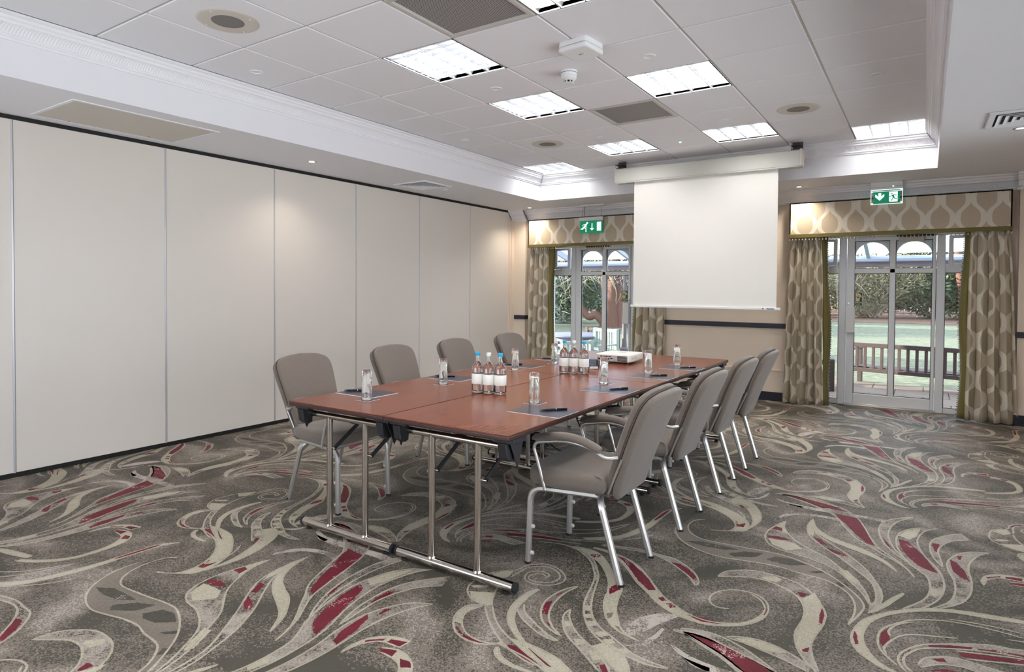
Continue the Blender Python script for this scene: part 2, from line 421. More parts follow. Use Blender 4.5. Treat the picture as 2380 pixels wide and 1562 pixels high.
b = MB(); b.box(-1.04, 6.10, 0, -1.02, 6.2, 2.36); b.box(-1.035, 6.14, 0, -1.0, 6.2, 2.36); struct(b.build('trim_7', M_ledge), 'beige jamb where the partition meets the wall')
# ================================================================== FRENCH DOOR SETS
YF = 6.53
def arch_spandrels(b, x0, x1, z0, z1, y, m=0):
    """white board with an arched cut-out: two corner pieces"""
    cx = (x0+x1)/2; rx = (x1-x0)/2-.006; zb = z1-.165; rz = .15
    n = 14
    for sgn in (-1, 1):
        xe = x0 if sgn < 0 else x1
        pts = [(cx+sgn*rx*math.cos(PI/2*k/n), zb+rz*math.sin(PI/2*k/n)) for k in range(n+1)]
        V = []; F = []
        for (px, pz) in pts: V += [(px, y, pz), (px, y, z1) if abs(px-cx) > -1 else None, (px, y+.012, pz), (px, y+.012, z1)]
        for k in range(n):
            a, c = 4*k, 4*(k+1)
            F += [(a, c, c+1, a+1), (a+2, a+3, c+3, c+2), (a, a+2, c+2, c)]
        b.add(V, F, m)
        b.box(min(xe, cx+sgn*rx), y, z0, max(xe, cx+sgn*rx), y+.012, z1, m)
def door_set(num, dx, hand, sticker_label):
    root = thing('door_%d' % num, None, None, (dx, YF, 0), kind='structure')
    f = MB()                       # fixed frame
    Y0, Y1 = 0, .075
    f.box(-.58, Y0, 0, -.505, Y1, 2.03)                    # left jamb
    f.box(1.145, Y0, 0, 1.22, Y1, 2.03)                    # right jamb
    f.box(-.505, Y0, 1.95, 1.145, Y1, 2.03)                # head
    f.box(-.192, Y0-.012, 0, -.115, Y1, 1.95); f.box(.757, Y0-.012, 0, .834, Y1, 1.95)     # mullions
    for x0, x1 in ((-.505, -.192), (.834, 1.145)):
        f.box(x0, Y0, 0, x1, Y1, .058); f.box(x0, Y0, 1.537, x1, Y1, 1.625)                # sill and transom of the side light
    f.box(-.115, -.01, 0, .757, Y1, .02)
    f.build('frame', M_upvc, root, bevel=.006, bseg=2)
    # opening top sashes
    for x0, x1 in ((-.478, -.212), (.862, 1.128)):
        s_ = MB()
        for q in ((x0, 1.632, x0+.038, 1.943), (x1-.038, 1.632, x1, 1.943), (x0+.038, 1.632, x1-.038, 1.662), (x0+.038, 1.913, x1-.038, 1.943)):
            s_.box(q[0], -.018, q[1], q[2], .03, q[3])
        so = s_.build('sash', M_upvc, root, bevel=.005)
        h = MB(); cx = (x0+x1)/2
        h.box(cx-.018, -.03, 1.626, cx+.018, -.016, 1.638); h.box(cx-.03, -.036, 1.612, cx+.012, -.028, 1.624); h.build('catch', M_alu, so)
        g = MB(); g.box(x0+.034, .004, 1.658, x1-.034, .01, 1.917); g.build('pane', M_glass, root)
        k = MB()
        for q in ((x0+.036, 1.66, x0+.041, 1.915), (x1-.041, 1.66, x1-.036, 1.915), (x0+.036, 1.66, x1-.036, 1.665), (x0+.036, 1.91, x1-.036, 1.915)):
            k.box(q[0], -.002, q[1], q[2], .003, q[3])
        k.build('gasket', M_gasket, root)
    def gasket(x0, x1, z0, z1, w=.005):
        k = MB()
        for q in ((x0, z0, x0+w, z1), (x1-w, z0, x1, z1), (x0, z0, x1, z0+w), (x0, z1-w, x1, z1)): k.box(q[0], .006, q[1], q[2], .03, q[3])
        k.build('gasket', M_gasket, root)
    for x0, x1 in ((-.505, -.192), (.834, 1.145)):
        g = MB(); g.box(x0, .03, .055, x1, .036, 1.54); g.build('pane', M_glass, root); gasket(x0, x1, .058, 1.537)
    # door leaf
    l = MB()
    l.box(-.108, -.022, .022, -.03, .05, 1.95); l.box(.718, -.022, .022, .75, .05, 1.95); l.box(.315, -.022, .14, .374, .05, 1.91)
    l.box(-.03, -.022, .022, .718, .05, .141); l.box(-.03, -.022, 1.908, .718, .05, 1.95); l.box(-.03, -.022, 1.535, .718, .05, 1.590)
    l.build('door_leaf', M_upvc, root, bevel=.007)
    ol = MB()
    for x0, x1 in ((-.03, .315), (.374, .718)):
        for z0, z1 in ((.141, 1.535), (1.590, 1.908)):
            g = MB(); g.box(x0, .012, z0, x1, .018, z1); g.build('pane', M_glass, root); gasket(x0, x1, z0, z1)
        arch_spandrels(ol, x0, x1, 1.592, 1.906, .024)
    ol.build('arch_overlay', M_upvc, root)
    t = MB(); t.box(-.115, -.07, 0, .757, -.01, .018); t.box(-.115, -.045, .016, .757, -.012, .03); t.build('threshold', M_alu, root, bevel=.004)
    # push panel and cylinder
    hx = (.664, .752) if hand > 0 else (-.112, -.022)
    h = MB(); h.box(hx[0], -.085, .85, hx[1], -.02, 1.147); h.build('push_panel', M_white, root, bevel=.008)
    cxx = .735 if hand > 0 else -.085
    h = MB(); h.lathe([(0, -.045), (.012, -.045), (.014, -.04), (.014, -.02)], (cxx, 0, 1.19), 14, axis='Y'); h.build('lock_cylinder', M_alu, root, smooth=40)
    # door closer: pale body with a black slotted rail above
    c0 = .09 if hand > 0 else .40
    h = MB(); h.box(c0+.0, -.075, 1.885, c0+.24, -.02, 1.935); cl = h.build('door_closer', M_offwhite, root, bevel=.006)
    h = MB(); h.box(c0-.02, -.06, 1.942, c0+.34, -.03, 1.962)
    h.build('closer_rail', M_bplastic, cl)
    return root
door_set(1, D1, 1, ''); door_set(2, D2, -1, '')
# release signs on the glass
M_sgreen = mat('sign_dark_green', srgb(12, 84, 62), .4); M_scream = mat('sign_cream', srgb(225, 205, 170), .5)
def release_sign(name, label, x0, x1, z0, z1):
    t = thing(name, label, 'sign', (x0, YF+.006, z0))
    W, H = x1-x0, z1-z0
    b = MB(); b.box(0, 0, 0, W, .004, H); b.build('backing', M_scream, t)
    b = MB(); b.box(.004, -.0008, .004, W-.004, .0, H*.235); b.box(.004, -.0008, H*.265, W-.004, 0, H-.004); b.build('green_field', M_sgreen, t)
    b = MB(); y = -.0016
    T = frame_T((0, y, 0), (1, 0, 0), (0, 0, 1))
    cx = W*.42
    b.prism([(W*.14, H*.33), (W*.62, H*.33), (W*.64, H*.62), (W*.72, H*.66), (W*.86, H*.60), (W*.9, H*.68), (W*.78, H*.82), (W*.56, H*.93), (W*.14, H*.93)], T, .0006)
    for k, (a, c) in enumerate(((.08, .92), (.3, .62), (.16, .76))):
        b.box(W*a, y, H*(.20-.07*k), W*c, y+.0006, H*(.20-.07*k)+H*.022)
    b.build('pictogram', M_scream, t)
    b = MB(); b.prism([(cx+W*.11*math.cos(a*PI/8), H*.62+W*.12*math.sin(a*PI/8)) for a in range(16)], frame_T((0, y-.0006, 0), (1, 0, 0), (0, 0, 1)), .0005)
    arc = [(cx+W*r*math.cos(R_(a)), H*.62+W*r*math.sin(R_(a))) for r, rng in ((.28, range(30, 171, 20)), (.22, range(170, 29, -20))) for a in rng]
    b.prism(arc, frame_T((0, y-.0006, 0), (1, 0, 0), (0, 0, 1)), .0005)
    b.build('hand_mark', M_sgreen, t)
release_sign('door_release_sign', 'green door release sign on the glass of the door left of the screen', .604, .708, 1.16, 1.316)
release_sign('door_release_sign', 'green door release sign on the glass of the door right of the screen', D2-.026, D2+.052, 1.160, 1.316)

# ================================================================== CURTAINS AND PELMETS
def ogee_material(name, base, band, P=.128, H=.39, a=.047, bw=.0235, rough=.75, weave=.08):
    m = bpy.data.materials.new(name); m.use_nodes = True; n = m.node_tree; L = n.links; pb = n.nodes['Principled BSDF']
    pb.inputs['Roughness'].default_value = rough
    def node(op, *ins):
        q = n.nodes.new('ShaderNodeMath'); q.operation = op
        for k, v in enumerate(ins):
            if isinstance(v, (int, float)): q.inputs[k].default_value = v
            else: L.new(v, q.inputs[k])
        return q.outputs[0]
    uv = n.nodes.new('ShaderNodeUVMap'); sp = n.nodes.new('ShaderNodeSeparateXYZ'); L.new(uv.outputs[0], sp.inputs[0])
    u, v = sp.outputs['X'], sp.outputs['Y']
    s = node('MULTIPLY', node('SINE', node('MULTIPLY', v, 2*PI/H)), a)
    # rounder bellies: s + third harmonic
    s = node('ADD', s, node('MULTIPLY', node('SINE', node('MULTIPLY', v, 6*PI/H)), a*.10))
    f = node('FLOORED_MODULO', u, 2*P)
    d1 = node('ABSOLUTE', node('SUBTRACT', f, s))
    d2 = node('ABSOLUTE', node('SUBTRACT', f, node('SUBTRACT', P, s)))
    d3 = node('ABSOLUTE', node('SUBTRACT', f, node('ADD', 2*P, s)))
    d4 = node('ABSOLUTE', node('SUBTRACT', f, node('SUBTRACT', -P, s)))
    d = node('MINIMUM', node('MINIMUM', d1, d2), node('MINIMUM', d3, d4))
    mr = n.nodes.new('ShaderNodeMapRange'); mr.inputs['From Min'].default_value = bw-.0012; mr.inputs['From Max'].default_value = bw+.0012
    mr.inputs['To Min'].default_value = 1; mr.inputs['To Max'].default_value = 0; L.new(d, mr.inputs['Value'])
    nz = n.nodes.new('ShaderNodeTexNoise'); nz.inputs['Scale'].default_value = 60; mp = n.nodes.new('ShaderNodeMapping'); mp.inputs['Scale'].default_value = (1, 8, 1)
    L.new(uv.outputs[0], mp.inputs[0]); L.new(mp.outputs[0], nz.inputs['Vector']); nz.inputs['Detail'].default_value = 2
    def mixc(c):
        x = n.nodes.new('ShaderNodeMix'); x.data_type = 'RGBA'; L.new(nz.outputs['Fac'], x.inputs[0])
        x.inputs[6].default_value = tuple(q*(1-weave) for q in c[:3])+(1,); x.inputs[7].default_value = tuple(q*(1+weave) for q in c[:3])+(1,)
        return x.outputs[2]
    x = n.nodes.new('ShaderNodeMix'); x.data_type = 'RGBA'; L.new(mr.outputs[0], x.inputs[0]); L.new(mixc(base), x.inputs[6]); L.new(mixc(band), x.inputs[7])
    L.new(x.outputs[2], pb.inputs['Base Color'])
    return m
M_ogee = ogee_material('ogee_curtain_fabric', srgb(174, 162, 142), srgb(222, 215, 200))
M_ogee_p = ogee_material('ogee_pelmet_fabric', srgb(190, 175, 154), srgb(224, 216, 203))
def curtain(label, xt0, xt1, xb0, xb1, y, lead, pleats, seed, z1=1.99, group='patterned curtains at the french doors'):
    """lead = +1 when the olive leading edge is on the right, -1 on the left"""
    rnd = random.Random(seed)
    root = thing('curtain', label, 'curtain', ((xt0+xt1)/2, y, 0), group=None)
    ox = (xt0+xt1)/2
    nu, nv = pleats*12, 26
    ph = [rnd.uniform(.75, 1.3) for _ in range(pleats+1)]; wob = [rnd.uniform(-1, 1) for _ in range(pleats+1)]
    b = MB(); idx = {}
    bw_edge = .055
    U0, U1 = (0, 1)
    for j in range(nv+1):
        q = j/nv; z = z1+(.012-z1)*q
        e = q**.7
        x0 = xt0+(xb0-xt0)*e; x1 = xt1+(xb1-xt1)*e
        for i in range(nu+1):
            s = i/nu; pp = s*pleats; k = int(min(pp, pleats-1)); fr = pp-k
            A = (.020+.030*min(1, q*1.6))*(ph[k]*(1-fr)+ph[k+1]*fr)
            wv = math.sin(2*PI*fr+.5*math.sin(2*PI*q*1.3+wob[k]*3)*q)
            wv = math.copysign(abs(wv)**.75, wv)
            xx = x0+(x1-x0)*s + .010*math.sin(4*PI*fr)*(.4+q) + .006*wob[k]*math.sin(PI*q*2)
            yy = -A*wv - .012*q*wob[k] + (.03 if False else 0)
            b.v.append((xx-ox, yy, z)); b.uv[len(b.v)-1] = (s*pleats*.155+seed*.37, z+seed*.11)
    for j in range(nv):
        for i in range(nu):
            a = j*(nu+1)+i; b.f.append((a, a+1, a+nu+2, a+nu+1)); b.m.append(0)
    o = b.build('drape', M_ogee, root, smooth=180)
    so = o.modifiers.new('cloth', 'SOLIDIFY'); so.thickness = .004
    # olive leading edge, turned slightly towards the window
    b = MB(); xe0, xe1 = (xt1, xb1) if lead > 0 else (xt0, xb0)
    n2 = 30; beads = MB()
    for j in range(n2+1):
        q = j/n2; z = z1+(.014-z1)*q; e = q**.7; x = xe0+(xe1-xe0)*e - ox
        w_ = (.062+.014*math.sin(q*9+seed)) * lead
        b.v += [(x-.004*lead, .01, z), (x+w_*.5, .028+.006*math.sin(q*14), z), (x+w_, .058, z)]
    for j in range(n2):
        for k in range(2): a = j*3+k; b.f.append((a, a+1, a+4, a+3)); b.m.append(0)
    o = b.build('edge_band', M_olive, root, smooth=180); so = o.modifiers.new('cloth', 'SOLIDIFY'); so.thickness = .004
    nb = 95
    for j in range(nb):
        q = (j+.5)/nb; z = z1+(.02-z1)*q; e = q**.7; x = xe0+(xe1-xe0)*e-ox; w_ = (.062+.014*math.sin(q*9+seed))*lead
        beads.lathe([(0, -.006), (.005, -.003), (.005, .003), (0, .006)], (x+w_+.006*lead, .058, z), 6, j % 2)
    beads.build('bead_edging', [M_bead, M_darkbead], root, smooth=60)
    return root
def pelmet(label, x0, x1, y0, y1, z0, z1, uoff):
    root = thing('pelmet', label, 'pelmet', ((x0+x1)/2, y1, z0))
    hw = (x1-x0)/2; d = y1-y0
    b = MB(); zt = .040
    n = 8
    for (a, c) in (((-hw, 0), (-hw, -d)), ((-hw, -d), (hw, -d)), ((hw, -d), (hw, 0))):
        base = len(b.v)
        for z in (zt, z1-z0):
            for (x, y) in (a, c): b.v.append((x, y, z)); b.uv[len(b.v)-1] = (x+uoff+(y+d if a[0] == c[0] else 0), z-.045)
        b.f.append((base, base+1, base+3, base+2)); b.m.append(0)
    o = b.build('fabric_face', M_ogee_p, root); so = o.modifiers.new('board', 'SOLIDIFY'); so.thickness = .012
    b = MB(); b.box(-hw-.003, -d-.004, 0, hw+.003, -d+.01, zt+.003); b.box(-hw-.003, -d, 0, -hw+.01, 0, zt+.003); b.box(hw-.01, -d, 0, hw+.003, 0, zt+.003)
    b.build('olive_border', M_olive, root, bevel=.003)
    b = MB(); n = int((x1-x0)/.035)
    for k in range(n+1):
        x = -hw+2*hw*k/n
        b.tube([(x, -d, .0), (x, -d, -.012)], .0012, 4)
        b.lathe([(0, -.034), (.0045, -.030), (.006, -.024), (.0045, -.018), (0, -.013)], (x, -d, 0), 6)
    b.build('bead_fringe', M_bead, root, smooth=60)
    b = MB(); b.box(-hw, -d, z1-z0-.012, hw, 0, z1-z0); b.build('top_board', M_ledge, root)
    return root
pelmet('patterned pelmet with olive border above the french door left of the screen', -.70, 1.345, 6.12, YB-.002, 1.942, 2.345, .40)
pelmet('patterned pelmet with olive border above the french door right of the screen', 2.875, 4.905, 6.12, YB-.002, 1.942, 2.345, .02)
curtain('patterned curtain left of the french door, beside the folding partition', -.69, -.385, -.74, -.40, 6.185, 1, 4, 1)
curtain('patterned curtain hanging below the projection screen', .985, 1.32, .965, 1.38, 6.185, -1, 4, 2)
curtain('patterned curtain between the projection screen and the right french door', 2.90, 3.20, 2.81, 3.25, 6.185, 1, 5, 3)
curtain('patterned curtain at far right beside the right french door', 4.585, 4.885, 4.56, 4.99, 6.185, -1, 4, 4)
# ================================================================== CEILING FITTINGS
def louvre_light(i, j, label):
    L = .592; h = .055
    t = thing('louvre_light', label, 'ceiling light', ((i+.5)*.6, (j+.5)*.6, ZC), group='louvred ceiling lights')
    y1 = L/2; 
    if (j+1)*.6 > TY1: y1 = TY1-(j+.5)*.6-.003
    x0, x1, y0 = -L/2, L/2, -L/2
    if i == 0: x0 += .012
    b = MB(); b.box(x0, y0, h+.03, x1, y1, h+.035); b.box(x0, y0, 0, x0+.008, y1, h+.03); b.box(x1-.008, y0, 0, x1, y1, h+.03); b.box(x0, y0, 0, x1, y0+.008, h+.03); b.box(x0, y1-.008, 0, x1, y1, h+.03)
    b.build('tray', M_lampback, t)
    b = MB(); W = (x1-x0)/4
    for k in range(4):
        cx = x0+W*(k+.5); b.tube([(cx, y0+.012, h+.008), (cx, y1-.012, h+.008)], .013, 10)
    b.build('tube', M_tube, t, smooth=60)
    b = MB()
    for k in range(5):                       # V-shaped long reflectors between tubes
        cx = x0+W*k; 
        for sg in (-1, 1):
            if (k == 0 and sg < 0) or (k == 4 and sg > 0): continue
            P0 = Vector((cx+sg*.004, y0, .002)); P1 = Vector((cx+sg*.010, y0, .018)); P2 = Vector((cx+sg*.024, y0, .040)); dy = Vector((0, y1-y0, 0))
            b.add([P0, P1, P2, P0+dy, P1+dy, P2+dy], [(0, 1, 4, 3), (1, 2, 5, 4)])
        b.box(cx-.004 if k else cx, y0, 0, cx+.004 if k < 4 else cx, y1, .003)
    N = 8
    for k in range(N+1):                     # cross blades, deeper at the sides of each cell
        cy = y0+(y1-y0)*k/N
        for q in range(4):
            cx = x0+W*(q+.5); n = 6; V = []; F = []
            for s_ in range(n+1):
                u = -1+2*s_/n; x = cx+u*(W/2-.004); zb = .002; zt = .013+.012*u*u
                V += [(x, cy-.001, zb), (x, cy-.0035, zt), (x, cy+.001, zb), (x, cy+.0035, zt)]
            for s_ in range(n):
                a, c = 4*s_, 4*(s_+1); F += [(a, c, c+1, a+1), (a+2, a+3, c+3, c+2), (a, a+2, c+2, c), (a+1, c+1, c+3, a+3)]
            b.add(V, F)
    b.build('louvre', M_reflector, t, smooth=40)
    return t
LL = {(2,2): 'bright louvred ceiling light beside the metal ceiling grille, nearest to the partition', (2,4): 'bright louvred ceiling light left of the smoke detector',
      (4,4): 'bright louvred ceiling light right of the smoke detector', (2,7): 'very bright louvred ceiling light above the left end of the screen case',
      (4,7): 'louvred ceiling light above the middle of the screen case', (6,8): 'louvred ceiling light in the far right corner of the tiled tray',
      (0,8): 'louvred ceiling light in the far left corner of the tiled tray', (4,1): 'louvred ceiling light at the top edge beside the large metal grille',
      (2,-3): 'unseen louvred ceiling light added for fill behind the camera, left', (4,-3): 'unseen louvred ceiling light added for fill behind the camera, middle', (4,-1): 'unseen louvred ceiling light added for fill above the camera', (6,-2): 'unseen louvred ceiling light added for fill behind the camera, right'}
for (i, j) in LIGHTS: louvre_light(i, j, LL[(i, j)])
def perforated(name):
    m = bpy.data.materials.new(name); m.use_nodes = True; n = m.node_tree; L = n.links; pb = n.nodes['Principled BSDF']; pb.inputs['Roughness'].default_value = .6
    tc = n.nodes.new('ShaderNodeTexCoord'); vo = n.nodes.new('ShaderNodeTexVoronoi'); vo.inputs['Scale'].default_value = 85; vo.inputs['Randomness'].default_value = 0
    vo.voronoi_dimensions = '2D'
    L.new(tc.outputs['Object'], vo.inputs['Vector']); mr = n.nodes.new('ShaderNodeMapRange'); mr.inputs['From Min'].default_value = .30; mr.inputs['From Max'].default_value = .36
    L.new(vo.outputs['Distance'], mr.inputs['Value']); x = n.nodes.new('ShaderNodeMix'); x.data_type = 'RGBA'; x.inputs[6].default_value = srgb(40, 38, 38); x.inputs[7].default_value = srgb(165, 160, 158)
    L.new(mr.outputs[0], x.inputs[0]); L.new(x.outputs[2], pb.inputs['Base Color']); return m
M_perf = perforated('perforated_metal')
for (i, j), lab in (((3, 1), 'large square perforated return air grille at the top of the ceiling'), ((3, 5), 'square perforated return air grille between two louvred lights')):
    t = thing('return_air_grille', lab, 'grille', ((i+.5)*.6, (j+.5)*.6, ZC), group='perforated ceiling grilles')
    b = MB(); L = .29
    for q in ((-L, -L, L, -L+.028), (-L, L-.028, L, L), (-L, -L+.028, -L+.028, L-.028), (L-.028, -L+.028, L, L-.028)): b.box(q[0], q[1], -.004, q[2], q[3], .02)
    b.build('frame', M_tbar, t, bevel=.003)
    b = MB(); b.box(-L+.02, -L+.02, .010, L-.02, L-.02, .016); b.build('perforated_plate', M_perf, t)
def round_speaker(x, y, lab):
    t = thing('ceiling_speaker', lab, 'speaker', (x, y, ZC), group='round ceiling speakers')
    b = MB(); b.lathe([(.088, -.004), (.150, -.006), (.164, -.003), (.168, .0), (.168, .006)], (0, 0, 0), 48); b.build('ring', M_offwhite, t, smooth=50)
    b = MB(); b.lathe([(0, -.003)]+[(r*.01, -.003-(.0012 if r % 2 else 0)) for r in range(1, 9)]+[(.089, -.003), (.089, .004)], (0, 0, 0), 40); b.build('speaker_mesh', M_grey, t, smooth=20)
    b = MB()
    for a in (20, 110, 200, 290): b.lathe([(0, -.009), (.004, -.008), (.005, -.005)], (.142*math.cos(R_(a)), .142*math.sin(R_(a)), 0), 8)
    b.build('screw', M_white, t, smooth=60)
round_speaker(.886, .310, 'round cream ceiling speaker nearest the camera at top left'); round_speaker(.904, 3.90, 'round cream ceiling speaker in the far left part of the ceiling')
round_speaker(3.30, 3.905, 'round cream ceiling speaker on the right side of the ceiling')
def downlight(x, y, z, lit, lab, grp, r=.045):
    t = thing('downlight', lab, 'downlight', (x, y, z), group=grp)
    b = MB(); b.lathe([(r*.62, .004), (r*.66, -.003), (r*.8, -.006), (r*.97, -.004), (r, 0), (r, .004)], n=28); b.build('bezel', M_white if not lit else M_alu, t, smooth=50)
    b = MB(); b.lathe([(0, .006), (r*.40, .006), (r*.42, .004), (r*.62, .012)] if not lit else [(0, -.002), (r*.5, -.002), (r*.64, .002)], n=24)
    b.build('lamp', M_spot if lit else M_spotoff, t, smooth=50)
    if not lit:
        b = MB(); b.lathe([(r*.42, .0035), (r*.63, .0035)], n=24); b.build('recess', M_slot, t)
    return t
G_un = 'unlit downlights in the ceiling tiles'
for x, y, lab in ((.278, .911, 'unlit downlight in a tile close to the left cornice, nearest the camera'), (1.484, 2.118, 'unlit downlight in a tile beside two louvred lights, left of the smoke detector'),
                  (2.691, 2.111, 'unlit downlight in a tile right of the wireless access point'), (3.898, 3.291, 'unlit downlight in a tile near the right edge of the tray'),
                  (.286, 3.290, 'unlit downlight in a tile by the left cornice, farther from the camera'), (1.485, 3.938, 'unlit downlight in front of the brightest louvred light'),
                  (2.686, 3.941, 'unlit downlight in front of the louvred light above the screen case')):
    downlight(x, y, ZC, False, lab, G_un)
G_lit = 'lit downlights in the plaster soffit'
for x, y, lab in ((-.574, 2.08, 'lit downlight in the soffit above the folding partition'), (-.581, 5.959, 'lit downlight in the soffit at the end of the partition'),
                  (2.996, 5.946, 'lit downlight in the soffit right of the projection screen'), (4.752, 3.995, 'lit downlight in the soffit beside the right air diffuser')):
    t = downlight(x, y, ZS, True, lab, G_lit)
    sp = bpy.data.lights.new('downlight_beam', 'SPOT'); sp.energy = 26 if y > 5 else 12; sp.spot_size = R_(130); sp.spot_blend = .8; sp.color = (1, .88, .72); sp.shadow_soft_size = .03
    so = bpy.data.objects.new('downlight_beam', sp); COL.objects.link(so); so.parent = t; so.location = (0, 0, -.012)
downlight(4.774, 5.946, ZS, False, 'unlit downlight in the soffit above the right pelmet', 'unlit soffit downlights', .05)
downlight(-.575, 4.019, ZS, False, 'unlit downlight in the soffit beside the left air diffuser', 'unlit soffit downlights', .04)
# green status light
o = MB(); o.lathe([(0, -.010), (.010, -.009), (.014, -.004), (.016, .002)], n=18); o = o.build('status_light', M_led, smooth=60, loc=(2.096, 4.538, ZC)); tag(o, 'small round green status light in a ceiling tile', 'status light')
# smoke detector
t = thing('smoke_detector', 'white smoke detector hanging below the ceiling tiles', 'smoke detector', (2.122, 2.085, ZC))
b = MB(); b.lathe([(0, 0), (.058, 0), (.058, -.010), (.056, -.013)], n=32); b.build('base', M_white, t, smooth=40)
b = MB(); b.lathe([(.050, -.012), (.050, -.017)], n=32); b.build('gap', M_slot, t)
b = MB(); b.lathe([(.056, -.016), (.055, -.034), (.052, -.036), (.052, -.052), (.042, -.062), (.034, -.066)], n=32); b.lathe([(.030, -.078), (.028, -.082), (0, -.084)], n=32)
for k in range(8):
    a = 2*PI*k/8; b.box(-.003, .026, -.080, .003, .036, -.063, T=Matrix.Rotation(a, 4, 'Z'))
b.build('body', M_white, t, smooth=40)
b = MB(); b.lathe([(.026, -.064), (.026, -.080)], n=24); b.build('sensor_chamber', M_slot, t)
# wireless access point
t = thing('wireless_access_point', 'white square wireless access point on the ceiling', 'access point', (2.415, 1.692, ZC))
T = Matrix.Rotation(R_(-6), 4, 'Z') @ Matrix.Translation((0, 0, -.062))
b = MB(); b.slab(rrect(-.105, -.105, .105, .105, .025), .034, .014, T=T, steps=5); b.build('front_cover', M_white, t, smooth=60)
b = MB(); b.slab(rrect(-.103, -.103, .103, .103, .025), .030, .004, T=T @ Matrix.Translation((0, 0, .0345))); b.build('back_case', M_white, t, smooth=60)
b = MB(); 
for k in range(5): b.box(-.016+k*.007, -.004, -.0006, -.0115+k*.007, .006, .0004, T=T)
b.box(.006, -.022, -.0006, .010, -.018, .0004, T=T); b.build('logo_mark', M_grey, t)
# access hatch and air diffusers in the soffit
t = thing('access_hatch', 'cream rectangular access hatch in the soffit above the partition', 'access hatch', (-.585, .475, ZS))
b = MB(); hx, hy = .31, .475
for q in ((-hx-.02, -hy-.02, hx+.02, -hy+.004), (-hx-.02, hy-.004, hx+.02, hy+.02), (-hx-.02, -hy, -hx+.004, hy), (hx-.004, -hy, hx+.02, hy)): b.box(q[0], q[1], -.005, q[2], q[3], .002)
b.build('frame', M_plaster, t, bevel=.002)
b = MB(); b.box(-hx+.006, -hy+.006, -.0035, hx-.006, hy-.006, .001); b.build('panel', M_offwhite, t)
b = MB(); b.lathe([(0, -.006), (.006, -.005), (.007, -.003)], (-hx+.03, -hy+.2, 0), 10); b.lathe([(0, -.006), (.006, -.005), (.007, -.003)], (-hx+.03, hy-.2, 0), 10); b.build('latch', M_slot, t)
def diffuser(x, y, lab):
    t = thing('air_diffuser', lab, 'air diffuser', (x, y, ZS), group='four way air diffusers in the soffit')
    b = MB(); L = .235
    for q in ((-L, -L, L, -L+.04), (-L, L-.04, L, L), (-L, -L+.04, -L+.04, L-.04), (L-.04, -L+.04, L, L-.04)): b.box(q[0], q[1], -.014, q[2], q[3], .0)
    b.build('frame', M_plaster, t, bevel=.006)
    b = MB(); b.box(-L+.03, -L+.03, -.002, L-.03, L-.03, .0); b.build('throat', M_slot, t)
    b = MB()
    for k in range(4):
        o = .185-.042*k; i = o-.030; V = [(-o, -o, -.020), (o, -o, -.020), (o, o, -.020), (-o, o, -.020), (-i, -i, -.003), (i, -i, -.003), (i, i, -.003), (-i, i, -.003)]
        V += [(x_, y_, z_+.003) for x_, y_, z_ in V]
        F = [(0, 1, 5, 4), (1, 2, 6, 5), (2, 3, 7, 6), (3, 0, 4, 7)]; F += [tuple(q+8 for q in reversed(f)) for f in F]; F += [(0, 8, 9, 1), (1, 9, 10, 2), (2, 10, 11, 3), (3, 11, 8, 0)]
        b.add(V, F)
    b.box(-.03, -.03, -.018, .03, .03, -.012); b.build('louvre', M_plaster, t)
diffuser(-.565, 3.62, 'square four way air diffuser in the soffit above the partition'); diffuser(4.77, 3.62, 'square four way air diffuser in the soffit at the far right')
# ================================================================== PROJECTION SCREEN
t = thing('projection_screen', 'large pull-down projection screen hanging from the ceiling tray', 'projection screen', (2.145, 5.10, 2.59))
b = MB(); prof = [(-.02, .0), (.09, .0), (.10, .012), (.10, .150), (.09, .162), (-.01, .162), (-.022, .150), (-.022, .02)]
b.prism([(y, z) for y, z in prof], frame_T((-1.0, 0, 0), (0, 1, 0), (0, 0, 1)), 2.0); b.build('case', M_housing, t, bevel=.003)
for sg in (-1, 1):
    b = MB(); b.box(sg*1.0-.012, -.028, -.004, sg*1.0+.012, .106, .166); b.build('end_cap', M_offwhite, t, bevel=.004)
    b = MB(); b.tube([(sg*.955-.045, -.02, .164), (sg*.955-.045, -.02, .205), (sg*.955+.045, -.02, .205), (sg*.955+.045, -.02, .164)], .004, 6, closed=True); b.box(sg*.955-.05, -.02, .16, sg*.955+.05, .08, .166); b.box(sg*.955-.05, -.02, .203, sg*.955+.05, .08, .209); b.box(sg*.955-.05, .074, .166, sg*.955+.05, .08, .251)
    b.build('mounting_bracket', M_iron, t)
b = MB(); b.box(-1.0, -.016, -.012, 1.0, -.004, .004); b.box(-1.0, .05, -.012, 1.0, .09, .0); b.build('case_lip', M_housing, t)
b = MB(); nx = 24
for k in range(nx+1):
    x = -.784+1.566*k/nx
    b.v += [(x, .03, .02), (x, .03, -1.44)]
for k in range(nx): b.f.append((2*k, 2*k+1, 2*k+3, 2*k+2)); b.m.append(0)
o = b.build('screen_fabric', M_screen, t); so = o.modifiers.new('cloth', 'SOLIDIFY'); so.thickness = .0015
b = MB(); b.box(-.815, .012, -1.462, .820, .048, -1.436); bar = b.build('bottom_bar', M_white, t, bevel=.005)
b = MB(); b.prism(circle(.0075, 14, .655, -1.447), frame_T((0, .0112, 0), (1, 0, 0), (0, 0, 1)), .0008); b.box(.690, .0105, -1.4525, .765, .0118, -1.4435); b.build('logo_mark', M_bluelogo, bar)
# cable from the case up to the ceiling
b = MB(); b.tube(smooth_path([(.915, .05, .16), (.90, .05, .20), (.885, .06, .25)]), .012, 8); b.build('power_lead', M_offwhite, t, smooth=60)
